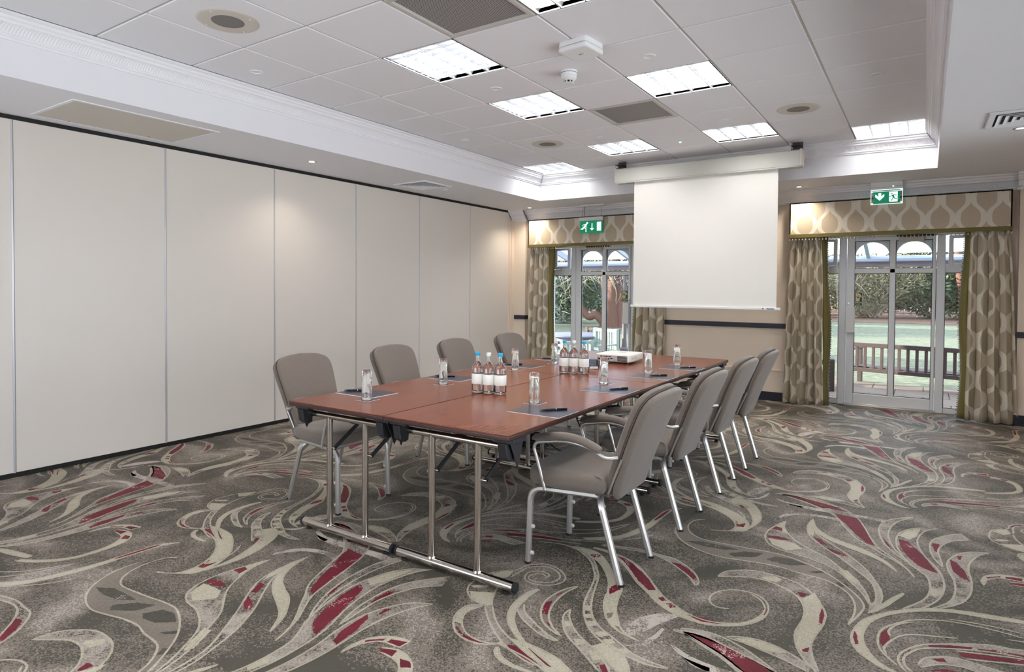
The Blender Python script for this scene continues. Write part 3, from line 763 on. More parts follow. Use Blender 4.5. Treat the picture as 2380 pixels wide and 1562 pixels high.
# ================================================================== EXIT SIGNS
def poly_tube(b, pts, w, T, d, m=0):
    """flat stroked polyline of width w"""
    P = [Vector((x, y)) for x, y in pts]; n = len(P); L = []; Rr = []
    for i in range(n):
        t_ = (P[min(i+1, n-1)]-P[max(i-1, 0)]).normalized(); nn = Vector((-t_.y, t_.x))
        L.append(P[i]+nn*w/2); Rr.append(P[i]-nn*w/2)
    for i in range(n-1): b.prism([L[i], Rr[i], Rr[i+1], L[i+1]], T, d, m)
t = thing('exit_sign', 'green exit sign with running man, down arrow and door, hanging on wires', 'exit sign', (.35, 6.07, 2.11))
b = MB(); b.box(-.17, -.004, 0, .17, .004, .165); b.build('green_plate', M_green, t)
b = MB(); b.box(-.178, -.001, -.004, .178, .003, .172); b.build('clear_backplate', M_glass, t)
b = MB(); b.slab([(y, z) for y, z in rrect(-.022, .168, .022, .222, .012)], .36, .004, T=frame_T((-.18, 0, 0), (0, 1, 0), (0, 0, 1))); b.build('lamp_housing', M_white, t, smooth=50)
b = MB(); b.box(-.165, -.02, ZS-2.11-.03, .19, .03, ZS-2.11); b.build('ceiling_mount', M_white, t, bevel=.003)
b = MB(); b.tube([(-.13, 0, .22), (-.13, 0, ZS-2.11-.02)], .0012, 5); b.tube([(.15, 0, .22), (.15, 0, ZS-2.11-.02)], .0012, 5); b.tube([(-.13, 0, .22), (-.13, 0, .25)], .004, 6); b.tube([(.15, 0, .22), (.15, 0, .25)], .004, 6)
b.tube(smooth_path([(-.10, 0, .22), (-.098, 0, .26), (-.108, 0, .30), (-.112, 0, ZS-2.11-.02)]), .0035, 6); b.build('hanging_wire', M_iron, t)
T = frame_T((-.17, -.0045, 0), (1, 0, 0), (0, 0, 1)); b = MB(); sw, sh = .34/855, .165/465            # sign drawn in its own 855 x 465 grid
def G(x, y): return (x*sw, (465-y)*sh)
b.prism([G(285+38*math.cos(a*PI/7), 70+38*math.sin(a*PI/7)) for a in range(14)], T, .001)
for pts, wd in (([(260, 105), (205, 180), (150, 240), (85, 300)], 58), ([(215, 130), (140, 130), (95, 180)], 24), ([(245, 150), (225, 215), (275, 240)], 24), ([(160, 230), (95, 300), (20, 300)], 32), ([(170, 235), (235, 295), (235, 420)], 36)):
    poly_tube(b, [G(*p) for p in pts], wd*sw, T, .001)
poly_tube(b, [G(465, 90), G(465, 290)], 36*sw, T, .001); b.prism([G(380, 280), G(550, 280), G(465, 370)], T, .001)
b.prism([G(650, 50), G(650, 390), G(810, 390), G(810, 50)], T, .001); b.build('pictogram', M_signwhite, t)
t = thing('exit_sign', 'green exit sign with broad down arrow in a clear frame above the right pelmet', 'exit sign', (3.84, 6.09, 2.268))
b = MB(); b.box(-.122, -.004, .014, .124, .004, .134); b.build('green_plate', M_green, t)
b = MB(); b.box(-.148, -.0015, 0, .148, .0025, .158); b.build('clear_backplate', M_glass, t)
b = MB()
for q in ((-.148, .0, .148, .006), (-.148, .152, .148, .158), (-.148, .006, -.142, .152), (.142, .006, .148, .152)): b.box(q[0], -.005, q[1], q[2], .005, q[3])
b.box(-.125, -.006, .137, .13, .006, .142)
for x, z in ((-.134, .012), (.134, .016), (-.134, .138), (.134, .142)): b.lathe([(0, -.008), (.007, -.007), (.008, 0)], (x, 0, z), 10, axis='Y')
b.build('clear_frame', M_signwhite, t)
b = MB(); b.box(-.148, -.02, .160, .148, .03, .184); b.box(-.148, -.026, .184, .148, .05, ZS-2.268); b.build('lamp_housing', M_white, t, bevel=.004)
b = MB(); b.lathe([(0, -.03), (.006, -.03), (.007, -.026)], (.06, 0, .186), 10, axis='Y'); b.build('indicator', M_led, t)
T = frame_T((-.122, -.0045, .014), (1, 0, 0), (0, 0, 1)); sw, sh = .246/1265, .12/600; b = MB()
def G(x, y): return (x*sw, (600-y)*sh)
b.prism([G(235, 60), G(375, 60), G(375, 240), G(500, 125), G(520, 135), G(520, 255), G(300, 470), G(85, 270), G(85, 140), G(110, 130), G(235, 240)], T, .001)
b.prism([G(745, 25), G(1150, 25), G(1150, 370), G(1185, 400), G(1150, 440), G(1150, 560), G(790, 560), G(745, 520)], T, .001); b.build('pictogram', M_signwhite, t)
T2 = frame_T((-.122, -.0056, .014), (1, 0, 0), (0, 0, 1)); b = MB(); b.prism([G(880+30*math.cos(a*PI/6), 125+30*math.sin(a*PI/6)) for a in range(12)], T2, .0008)
for pts, wd in (([(920, 190), (960, 330)], 85), ([(920, 190), (850, 265), (745, 270)], 28), ([(940, 185), (1040, 185), (1090, 240)], 28), ([(960, 320), (900, 420), (840, 510)], 38), ([(975, 320), (1010, 400), (1150, 395)], 38)):
    poly_tube(b, [G(*p) for p in pts], wd*sw, T2, .0008)
b.build('running_figure', M_green, t)
# ================================================================== TABLES
def wood_material():
    m = bpy.data.materials.new('mahogany_laminate'); m.use_nodes = True; n = m.node_tree; L = n.links; pb = n.nodes['Principled BSDF']
    tc = n.nodes.new('ShaderNodeTexCoord'); mp = n.nodes.new('ShaderNodeMapping'); mp.inputs['Scale'].default_value = (22, 1.1, 1); L.new(tc.outputs['Object'], mp.inputs[0])
    nz = n.nodes.new('ShaderNodeTexNoise'); nz.inputs['Scale'].default_value = 6; nz.inputs['Detail'].default_value = 6; nz.inputs['Roughness'].default_value = .65; nz.inputs['Distortion'].default_value = .6; L.new(mp.outputs[0], nz.inputs['Vector'])
    mp2 = n.nodes.new('ShaderNodeMapping'); mp2.inputs['Scale'].default_value = (5, .7, 1); L.new(tc.outputs['Object'], mp2.inputs[0])
    n2 = n.nodes.new('ShaderNodeTexNoise'); n2.inputs['Scale'].default_value = 3; n2.inputs['Distortion'].default_value = 2; L.new(mp2.outputs[0], n2.inputs['Vector'])
    ad = n.nodes.new('ShaderNodeMath'); ad.operation = 'ADD'; L.new(nz.outputs['Fac'], ad.inputs[0]); L.new(n2.outputs['Fac'], ad.inputs[1])
    r = n.nodes.new('ShaderNodeValToRGB'); r.color_ramp.elements[0].position = .70; r.color_ramp.elements[0].color = srgb(98, 50, 34); r.color_ramp.elements[1].position = 1.25; r.color_ramp.elements[1].color = srgb(126, 68, 47)
    e = r.color_ramp.elements.new(.98); e.color = srgb(113, 59, 41)
    h = n.nodes.new('ShaderNodeMath'); h.operation = 'MULTIPLY'; h.inputs[1].default_value = 1.0; L.new(ad.outputs[0], h.inputs[0]); L.new(h.outputs[0], r.inputs[0]); L.new(r.outputs[0], pb.inputs['Base Color'])
    pb.inputs['Roughness'].default_value = .24; pb.inputs['Specular IOR Level'].default_value = .22
    return m
M_wood = wood_material(); M_edge = mat('table_edge_band', srgb(62, 40, 36), .3, nscale=20, namt=.15)
ZT = .72
def make_table(x0, x1, y0, y1, label):
    t = thing('folding_table', label, 'table', ((x0+x1)/2, (y0+y1)/2, 0), group='folding tables pushed together'); W, L = (x1-x0)/2, (y1-y0)/2
    b = MB(); b.box(-W+.002, -L+.002, ZT-.004, W-.002, L-.002, ZT); top = b.build('tabletop', M_wood, t)
    b = MB(); b.box(-W, -L, ZT-.026, W, L, ZT-.0035); b.build('edge_band', M_edge, t, bevel=.006, bseg=3)
    for sg in (-1, 1):
        yl = sg*(L-.10)                            # leg frame line
        f = MB(); f.tube([(-W+.015, yl, .036), (W-.03, yl, .036)], .023, 16); fb = f.build('foot_bar', M_chrome, t, smooth=50)
        c = MB()
        for xe, d in ((-W+.015, -1), (W-.03, 1)): c.lathe([(0, 0), (.0235, 0), (.0235, .012*1), (.020, .014), (0, .014)], (xe if d > 0 else xe-.014, yl, .036), 14, axis='X')
        for xe in (-W+.05, W-.07): c.lathe([(0, 0), (.016, 0), (.014, .014), (0, .014)], (xe, yl, 0), 10)
        c.build('rubber_end', M_cap, fb, smooth=40)
        f = MB(); f.tube([(-W+.07, yl, ZT-.075), (W-.07, yl, ZT-.075)], .0165, 14); f.build('top_rail', M_chrome, t, smooth=50)
        for ux in (-.135, .135):
            f = MB(); f.tube([(ux, yl, .05), (ux, yl, ZT-.075)], .0165, 14); f.lathe([(.0225, 0), (.018, .010)], (ux, yl, .054), 14); u = f.build('upright', M_chrome, t, smooth=50)
        for bx in (-1, 1):                         # black corner bracket: plate under the top and a tapered pocket for the rail
            xb = bx*(W-.055); f = MB(); f.box(xb-.052, yl-.055, ZT-.048, xb+.052, yl+.055, ZT-.026)
            f.prism([(-.038, 0), (.038, 0), (.030, -.078), (.005, -.086), (-.026, -.066)], frame_T((xb-.022, yl-.03, ZT-.045), (0, 1, 0), (0, 0, 1)), .044)
            f.prism([(-.05, 0), (.05, 0), (.018, -.10), (.006, -.118)], frame_T((xb+bx*.034-.003, yl, ZT-.045), (0, 1, 0), (0, 0, 1)), .006)
            f.build('rail_bracket', M_bplastic, t, bevel=.004)
        for ux in (-.115, .165):                   # folding brace from the upright up to the underside
            f = MB(); f.tube([(ux, yl-sg*.012, .47), (ux, yl-sg*.20, .585), (ux, yl-sg*.36, ZT-.03)], .010, 6, sec=[(1, .35), (-1, .35), (-1, -.35), (1, -.35)]); br = f.build('folding_brace', M_bplastic, t)
            f = MB(); f.lathe([(0, -.016), (.005, -.015), (.006, .012)], (ux, yl-sg*.012, .472), 10, axis='X'); f.build('rivet', M_chrome, br)
        f = MB(); f.box(-.155, yl-sg*.20-.026, .575, .20, yl-sg*.20+.026, .597); f.box(-.165, yl-sg*.20-.036, .572, -.105, yl-sg*.20+.036, .600); f.box(.15, yl-sg*.20-.036, .572, .21, yl-sg*.20+.036, .600); f.build('brace_spreader', M_bplastic, t, bevel=.006)
    return t
TXA, TXB, TXC = 1.335, 2.043, 2.768; TYA, TYB, TYC = .372, 2.165, 3.89
make_table(TXA, TXB-.002, TYA, TYB-.002, 'mahogany folding table at the near left corner of the group, nearest the partition')
make_table(TXB+.002, TXC, TYA, TYB-.002, 'mahogany folding table at the near right corner of the group, with the white legged chairs')
make_table(TXA, TXB-.002, TYB+.002, TYC, 'mahogany folding table at the far left of the group, holding the far bottles')
make_table(TXB+.002, TXC, TYB+.002, TYC, 'mahogany folding table at the far right of the group, holding the white projector')

# ================================================================== CHAIRS
def fabric_material():
    m = bpy.data.materials.new('taupe_woven_fabric'); m.use_nodes = True; n = m.node_tree; L = n.links; pb = n.nodes['Principled BSDF']; pb.inputs['Roughness'].default_value = .9; pb.inputs['Sheen Weight'].default_value = .25
    tc = n.nodes.new('ShaderNodeTexCoord'); wv = n.nodes.new('ShaderNodeTexVoronoi'); wv.inputs['Scale'].default_value = 260; L.new(tc.outputs['Object'], wv.inputs['Vector'])
    nz = n.nodes.new('ShaderNodeTexNoise'); nz.inputs['Scale'].default_value = 420; L.new(tc.outputs['Object'], nz.inputs['Vector'])
    x = n.nodes.new('ShaderNodeMix'); x.data_type = 'RGBA'; L.new(nz.outputs['Fac'], x.inputs[0]); x.inputs[6].default_value = srgb(78, 70, 64); x.inputs[7].default_value = srgb(132, 119, 109); L.new(x.outputs[2], pb.inputs['Base Color'])
    bp = n.nodes.new('ShaderNodeBump'); bp.inputs['Strength'].default_value = .35; bp.inputs['Distance'].default_value = .001; L.new(wv.outputs['Distance'], bp.inputs['Height']); L.new(bp.outputs[0], pb.inputs['Normal'])
    return m
M_fab = fabric_material(); M_seam = mat('seam_piping', srgb(92, 80, 72), .9)
def oct_sec(): return [(1, .45), (.45, 1), (-.45, 1), (-1, .45), (-1, -.45), (-.45, -1), (.45, -1), (1, -.45)]
def make_chair(label):
    t = thing('conference_chair', label, 'chair')
    # seat cushion
    out = []
    for (x, y) in ((.49, 0), (.487, .12), (.468, .205), (.425, .243), (.30, .247), (.15, .232), (.075, .212)): out.append((x, y))
    right = out; pts = [(x, y) for x, y in smooth_path([(p[0], p[1], 0) for p in right], 4) for p in [(x, y)]] if False else None
    sp_ = [(v.x, v.y) for v in smooth_path([(x, y, 0) for x, y in right], 4)]
    outl = [(x, -y) for x, y in reversed(sp_[1:])]+sp_
    T = Matrix.Translation((0, 0, .397))
    b = MB(); b.slab(outl, .088, .036, T=T, steps=6, dome=.008); seat = b.build('seat', M_fab, t, smooth=70)
    b = MB(); N = len(outl); ins = [(x*.985+.004, y*.965) for x, y in outl]; b.tube([(x, y, .397+.064) for x, y in ins[2:-2]], .0018, 5); b.build('seam', M_seam, seat, smooth=60)
    # backrest: outline in (y, s) with s along the reclined back
    prof = [(.150, .0), (.176, .03), (.186, .12), (.198, .24), (.212, .38), (.214, .44), (.203, .485), (.170, .515), (.10, .536), (0, .544)]
    h = [(v.x, v.y) for v in smooth_path([(y, s, 0) for y, s in prof], 4)]
    outl = h+[(-y, s) for y, s in reversed(h[:-1])]
    tilt = Vector((-.200, 0, .50)).normalized(); nf = Vector((tilt.z, 0, -tilt.x)).normalized()      # towards the sitter
    O = Vector((.072, 0, .392))
    def back(z0, th, r, dome, fat, grow=0.0):
        b = MB(); b.slab([(y*(1+grow), s) for y, s in outl], th, r, steps=5, dome=dome)
        V = []
        for p in b.v:
            y, s, z = p; curve = .020*(1-(y/.215)**2)          # dished laterally
            sb = .012*math.sin(min(1, max(0, s/.54))*PI)
            q = O + tilt*s + Vector((0, y, 0)) + nf*(z+z0-curve+sb); V.append(tuple(q))
        b.v = V; return b
    bo = back(.0, .036, .016, .004, 0); br = bo.build('backrest', M_fab, t, smooth=70)
    bo = back(-.040, .0395, .017, .008, 0); bp_ = bo.build('back_panel', M_fab, t, smooth=70)
    b = MB(); 
    path = []
    for (y, s) in outl:
        curve = .020*(1-(y/.215)**2); sb = .012*math.sin(min(1, max(0, s/.54))*PI)
        path.append(O+tilt*s+Vector((0, y*.985, 0))+nf*(0-.001-curve+sb))
    b.tube(path[2:-2], .003, 5); b.build('seam', M_seam, bp_, smooth=60)
    for sg in (-1, 1):
        # flat aluminium trim on the side of the back
        b = MB(); P0 = O+tilt*.012+nf*.002+Vector((0, sg*.176, 0)); P1 = O+tilt*.20+nf*-.004+Vector((0, sg*.199, 0)); b.tube([P0, P1], .006, 8); b.build('side_trim', M_alu, t, smooth=50)
        # front leg runs up, bends back and becomes the side rail
        b = MB(); b.tube(bend_path([(.472, sg*.212, 0), (.462, sg*.206, .376), (.115, sg*.178, .388)], .075, 8), .0145, sec=oct_sec(), up=(0, 1, 0)); lg = b.build('leg', M_alu, t, smooth=40)
        for z in (.055, .185):
            b = MB(); b.lathe([(0, 0), (.010, 0), (.010, .010), (.007, .014), (0, .014)], (0, 0, 0), 12); b.v = [(.472-.010*z/.376-.0145-v[2], sg*.210+v[0], z+v[1]) for v in b.v]; b.build('bumper', M_offwhite, lg, smooth=40)
        b = MB(); b.tube(bend_path([(0, sg*.184, 0), (.108, sg*.178, .375), (.150, sg*.110, .386)], .055, 8), [.0145]*20, sec=oct_sec(), up=(0, 1, 0)) if False else b.tube(bend_path([(0, sg*.184, 0), (.106, sg*.178, .352), (.135, sg*.115, .386)], .055, 8), .0150, sec=oct_sec(), up=(0, 1, 0)); lg2 = b.build('leg', M_alu, t, smooth=40)
        for (fx, fy, l_) in ((.472, sg*.212, lg), (0, sg*.184, lg2)):
            b = MB(); b.lathe([(0, .0005), (.0165, .0005), (.0165, .010), (.0145, .012)], (fx, fy, 0), 10); b.build('glide', M_cap, l_)
        # arm
        path = smooth_path([(.365, sg*.240, .385), (.375, sg*.2425, .43), (.408, sg*.246, .54), (.420, sg*.247, .580), (.405, sg*.247, .606), (.36, sg*.247, .616), (.28, sg*.246, .630), (.20, sg*.244, .629), (.12, sg*.241, .612), (.075, sg*.237, .588), (.045, sg*.230, .580), (.012, sg*.205, .584)], 5)
        b = MB(); b.tube(path, .0085, 10); b.build('arm_frame', M_alu, t, smooth=60)
        pp = smooth_path([(.412, sg*.247, .618), (.405, sg*.247, .630), (.34, sg*.247, .645), (.26, sg*.246, .655), (.17, sg*.243, .645), (.10, sg*.240, .620), (.078, sg*.239, .608)], 5)
        n_ = len(pp); rr = [min(1, math.sqrt(max(.02, 1-(abs(2*k/(n_-1)-1))**8))) * .019 for k in range(n_)]
        b = MB(); b.tube(pp, rr, sec=[(1.0*math.cos(2*PI*k/14), 1.25*math.sin(2*PI*k/14)) for k in range(14)], up=(0, 0, 1)); b.build('arm_pad', M_fab, t, smooth=70)
    b = MB(); b.tube([(.135, -.12, .386), (.135, .12, .386)], .0135, sec=oct_sec()); b.tube([(.40, -.205, .378), (.40, .205, .378)], .012, sec=oct_sec()); b.build('cross_rail', M_alu, t, smooth=40)
    return t
GR = 'taupe conference chairs around the table'
chair0 = make_chair('x')
CH = [(.880, .905, 0.02, 'taupe conference chair on the partition side, at the near corner of the table'),
      (.880, 1.745, 0, 'taupe conference chair on the partition side, second from the near table corner'),
      (.872, 2.53, 0, 'taupe conference chair on the partition side, third, directly behind the near bottles'),
      (.872, 3.385, -.03, 'taupe conference chair on the partition side, farthest, beside the patterned curtain'),
      (3.088, .998, PI, 'taupe conference chair with its back to the window side, nearest and largest in view'),
      (3.100, 1.790, PI, 'taupe conference chair on the right side of the table, second from the camera'),
      (3.106, 2.560, PI, 'taupe conference chair on the right side of the table, third from the camera'),
      (3.112, 3.240, PI, 'taupe conference chair on the right side of the table, farthest from the camera')]
for k, (x, y, rz, lab) in enumerate(CH):
    if k == 0:
        chair0.location = (x, y, 0); chair0.rotation_euler.z = rz; chair0['label'] = lab; chair0['group'] = GR
    else: dup(chair0, (x, y, 0), rz, lab, GR)
# ================================================================== THINGS ON THE TABLE
Z0 = ZT
def make_glass():
    t = thing('drinking_glass', 'x', 'glass')
    r0, r1, H = .0285, .0255, .163                 # standing upside down: rim at the table, thick base on top
    b = MB(); b.lathe([(r0-.0022, .0004), (r0-.001, 0), (r0, .0008), (r0, .02), (r1+.0005, H-.006), (r1-.001, H-.002), (r1-.004, H), (.016, H), (.012, H-.004), (0, H-.004)], n=32)
    b.lathe([(0, H-.024), (.012, H-.022), (r1-.0052, H-.028), (r0-.0024, .02), (r0-.0022, .0004)], n=32); b.build('bowl', M_clear, t, smooth=60)
    return t
def make_coaster():
    t = thing('coaster', 'x', 'coaster'); b = MB(); b.box(-.047, -.047, 0, .047, .047, .0012); b.build('card', M_paper, t)
    b = MB(); b.box(-.0455, -.0455, .0012, .0455, .0455, .0016); b.build('dark_face', M_pad, t); return t
def make_pad():
    t = thing('notepad', 'x', 'notepad'); b = MB(); b.box(-.148, -.105, 0, .148, .105, .0025); b.build('paper', M_paper, t)
    b = MB(); b.box(-.1465, -.1035, .0025, .1465, .1035, .0031); b.build('cover', M_pad, t)
    b = MB(); 
    for k in range(9): b.box(-.020+k*.0046, -.0012, .0031, -.0168+k*.0046, .0012, .0033)
    b.build('printed_line', M_grey, t); return t
def make_pen():
    t = thing('pen', 'x', 'pen'); r = .0052
    b = MB(); b.lathe([(0, -.070), (.0022, -.069), (.0035, -.060), (r, -.048), (r, .010)], (0, 0, r), 14, axis='X'); b.build('barrel', M_pen, t, smooth=50)
    b = MB(); b.lathe([(r+.0004, .010), (r+.0004, .066), (r-.001, .070), (0, .0705)], (0, 0, r), 14, axis='X'); b.build('cap', M_pen, t, smooth=50)
    b = MB(); b.lathe([(r+.0006, .008), (r+.0008, .012)], (0, 0, r), 14, axis='X'); b.lathe([(0, -.074), (.0018, -.0735), (.0022, -.069)], (0, 0, r), 10, axis='X'); b.box(.022, -.0016, 2*r, .062, .0016, 2*r+.0018); b.build('silver_fittings', M_chrome, t, smooth=50); return t
glass0, coaster0, pad0, pen0 = make_glass(), make_coaster(), make_pad(), make_pen()
# seat settings: (side, pad centre, glass, coaster centre, pen centre, pen angle)
ST = [('R', (2.620, .912), (2.458, 1.095), 45, (2.658, .957), 48), ('R', (2.617, 1.722), (2.473, 1.945), 47, (2.656, 1.76), 58), ('R', (2.617, 2.440), (2.505, 2.645), 43, (2.640, 2.488), 50), ('R', (2.630, 3.035), (2.520, 3.250), 44, (2.665, 3.074), 49),
      ('L', (1.502, .790), (1.663, .635), 44, (1.412, .790), 33), ('L', (1.515, 1.570), (1.643, 1.315), 44, (1.445, 1.575), 32), ('L', (1.535, 2.435), (1.632, 2.180), 45, (1.455, 2.43), 34), ('L', (1.535, 2.985), (1.665, 2.728), 45, (1.47, 2.99), 33)]
WHO = {0: 'nearest the camera on the right side of the table', 1: 'second from the camera on the right side', 2: 'third on the right side, near the projector', 3: 'farthest on the right side, by the dark blue skirting',
       4: 'at the near left corner, before the nearest partition-side chair', 5: 'second on the partition side, left of the near bottles', 6: 'third on the partition side, behind the near bottles', 7: 'farthest on the partition side, left of the far bottles'}
G_T = ('drinking glasses', 'coasters', 'notepads', 'black pens')
for k, (sd, pc, gc, ca, nc, na) in enumerate(ST):
    w_ = WHO[k]
    items = ((glass0, (gc[0], gc[1], Z0+.0018), 0, 'upturned glass tumbler %s' % w_, 'upturned glass tumblers on the table'),
             (coaster0, (gc[0]+.004, gc[1]+.003, Z0), 0, 'dark square coaster under the tumbler %s' % w_, 'square coasters on the table'),
             (pad0, (pc[0], pc[1], Z0), 0, 'navy covered notepad %s' % w_, 'navy notepads on the table'),
             (pen0, (nc[0], nc[1], Z0+.0034), R_(na), 'black pen on the notepad %s' % w_, 'black pens on the notepads'))
    for o, loc, rz, lab, g in items:
        if k == 0: o.location = loc; o.rotation_euler.z = rz; o['label'] = lab; o['group'] = g
        else: dup(o, loc, rz, lab, g)
def make_bottle(cap_mat, lab):
    t = thing('water_bottle', lab, 'bottle', group='water bottles with blank labels'); R = .0355
    outer = [(0, .004), (.018, .003), (.028, 0), (.033, .002), (R, .008), (R, .135), (.0345, .148), (.030, .160), (.022, .171), (.0155, .178), (.0130, .184), (.0120, .190), (.0112, .222), (.0118, .224)]
    inner = [(.0095, .224), (.0092, .190), (.0112, .182), (.0190, .172), (.0270, .160), (.0318, .148), (.0330, .135), (.0330, .012), (.028, .007), (0, .008)]
    b = MB(); b.lathe(outer+inner, n=36); b.build('bottle_body', M_clear, t, smooth=60)
    b = MB(); b.lathe([(0, .0085), (.028, .0075), (.0328, .0125), (.0328, .135), (.0316, .148), (.0268, .160), (.0188, .1718), (.0111, .181), (.0092, .186), (0, .186)], n=36); b.build('water', M_water, t, smooth=60)
    b = MB(); b.lathe([(R+.0003, .052), (R+.0005, .0525), (R+.0005, .1115), (R+.0003, .112)], n=36); b.build('label', M_label, t, smooth=40)
    b = MB(); b.lathe([(.0138, .218), (.0145, .220), (.0145, .2225), (.0135, .2235), (.0142, .2245), (.0142, .2365), (.013, .238), (0, .238)], n=24); b.build('cap', cap_mat, t, smooth=40)
    return t
blue0 = make_bottle(M_bluecap, 'x'); white0 = make_bottle(M_whitecap, 'x')
BO = [(blue0, (2.000, 1.203), 'blue-capped glass water bottle, left of the three near bottles'), (white0, (2.076, 1.208), 'white-capped glass water bottle in the middle of the three near bottles'), (blue0, (2.147, 1.226), 'blue-capped glass water bottle, right of the three near bottles'),
      (blue0, (2.005, 2.268), 'blue-capped glass water bottle, left of the three far bottles'), (white0, (2.075, 2.288), 'white-capped glass water bottle in the middle of the three far bottles'), (blue0, (2.150, 2.300), 'blue-capped glass water bottle beside the black socket block')]
used = set()
for o, (x, y), lab in BO:
    if id(o) not in used: used.add(id(o)); o.location = (x, y, Z0); o['label'] = lab
    else: dup(o, (x, y, Z0), 0, lab)
# socket block
t = thing('socket_block', 'small black power socket block with a white tag, beside the far bottles', 'power socket', (2.070, 2.62, Z0), rz=R_(14))
b = MB(); b.box(-.034, -.035, 0, .034, .035, .070); b.build('case', M_bplastic, t, bevel=.004)
M_sock = mat('socket_plate_grey', srgb(120, 130, 150), .4)
b = MB(); b.box(-.030, -.0362, .004, .030, -.035, .066); pl = b.build('socket_plate', M_sock, t)
b = MB()
for x in (-.016, .012):
    b.box(x-.001, -.0368, .020, x+.005, -.0362, .030); b.box(x-.007, -.0368, .044, x-.003, -.0362, .051); b.box(x+.007, -.0368, .044, x+.011, -.0362, .051)
b.build('pin_hole', M_slot, pl)
b = MB(); b.prism([(-.020, 0), (.046, .004), (.044, .022), (-.016, .018)], frame_T((0, -.045, .001), (1, 0, 0), (0, .25, 1)), .001); b.build('white_tag', M_paper, t)
# projector (rear panel towards the camera)
t = thing('projector', 'white projector on the far table facing the screen', 'projector', (2.055, 3.16, Z0), rz=R_(1.5)); W, D = .150, .165; zb, zt = .016, .078
b = MB(); b.slab([(x, y) for x, y in rrect(-W, -D, W, D, .022)], zt-zb, .010, T=Matrix.Translation((0, 0, zb)), steps=4); body = b.build('case', M_proj, t, smooth=50)
b = MB(); b.box(-W+.012, -D-.0015, zb+.006, W-.016, -D+.004, zt-.010); rp = b.build('rear_panel', M_projgrey, t, bevel=.001)
b = MB()
for k in range(5): b.box(W-.105, -D-.003, zb+.009+.009*k, W-.022, -D-.0008, zb+.014+.009*k)
b.build('vent_slot', M_slot, rp)
b = MB()
for x, z, ww, hh in ((-.118, .024, .022, .014), (-.096, .046, .018, .007), (-.072, .046, .010, .007), (-.050, .046, .022, .008), (-.022, .046, .022, .008), (-.046, .026, .012, .012), (-.030, .026, .012, .012), (-.006, .030, .022, .009), (.022, .020, .006, .006)):
    b.box(x-ww/2, -D-.0028, zb+z-hh/2-.004, x+ww/2, -D-.001, zb+z+hh/2-.004)
b.build('socket', M_slot, rp)
b = MB(); 
for k in range(7): b.box(-W-.0008+.0 if False else W-.0012, -D+.05+.018*k, zb+.020, W+.0008, -D+.060+.018*k, zb+.042)
b.build('side_vent', M_projgrey, t)
b = MB(); b.box(-.03, .02, zt-.0005, .035, .075, zt+.001); b.lathe([(0, .004), (.010, .003), (.012, 0)], (-.0, .05, zt), 14); b.build('top_controls', M_projgrey, t, smooth=50)
b = MB(); b.lathe([(0, .012), (.020, .012), (.026, .004), (.030, 0)], (-.07, D-.004, .048), 24, axis='Y'); b.build('lens', M_slot, t, smooth=50)
b = MB()
for x, y in ((-W+.03, -D+.03), (W-.03, -D+.03), (0, D-.03)): b.lathe([(0, 0), (.011, 0), (.010, .010), (.007, zb+.002)], (x, y, 0), 12)
b.build('foot', M_bplastic, t, smooth=40)
# cables
def cable(name, lab, pts, r, mat_=M_cap, sub=6):
    b = MB(); b.tube(smooth_path(pts, sub), r, 7); return tag(b.build(name, mat_, None, smooth=60), lab, 'cable')
cable('projector_cable', 'black cable on the table between socket block and projector', [(2.085, 2.665, Z0+.030), (2.07, 2.72, Z0+.006), (2.00, 2.80, Z0+.005), (1.955, 2.90, Z0+.006), (1.945, 2.972, Z0+.035), (1.945, 2.992, Z0+.038)], .0035)
rnd = random.Random(5)
pts = []
for k in range(150):
    a = k*.62; rr = .07+.055*math.sin(k*.37)+rnd.uniform(-.012, .012); pts.append((1.47+rr*math.cos(a)*1.15, 2.70+rr*math.sin(a), .010+.095*(k/150)+rnd.uniform(0, .02)))
cable('cable_coil', 'tangled coil of black cable on the carpet under the tables', pts, .006, sub=2)
cable('floor_cable', 'loose black lead with a plug trailing over the carpet under the tables', [(1.56, 2.66, .03), (1.66, 2.60, .10), (1.74, 2.62, .05), (1.82, 2.66, .008), (1.92, 2.60, .008), (2.0, 2.57, .012), (2.03, 2.56, .02)], .005)
cable('power_lead', 'black power lead hanging from the table edge to the carpet', [(2.07, 2.20, .69), (2.08, 2.215, .55), (2.14, 2.30, .30), (2.20, 2.46, .06), (2.28, 2.62, .006), (2.42, 2.80, .006)], .005)
cable('power_lead', 'second black power lead crossing under the table behind the nearest chairs', [(2.30, 2.62, .69), (2.29, 2.60, .48), (2.22, 2.52, .22), (2.12, 2.40, .03), (2.05, 2.45, .006), (2.0, 2.62, .006)], .005)
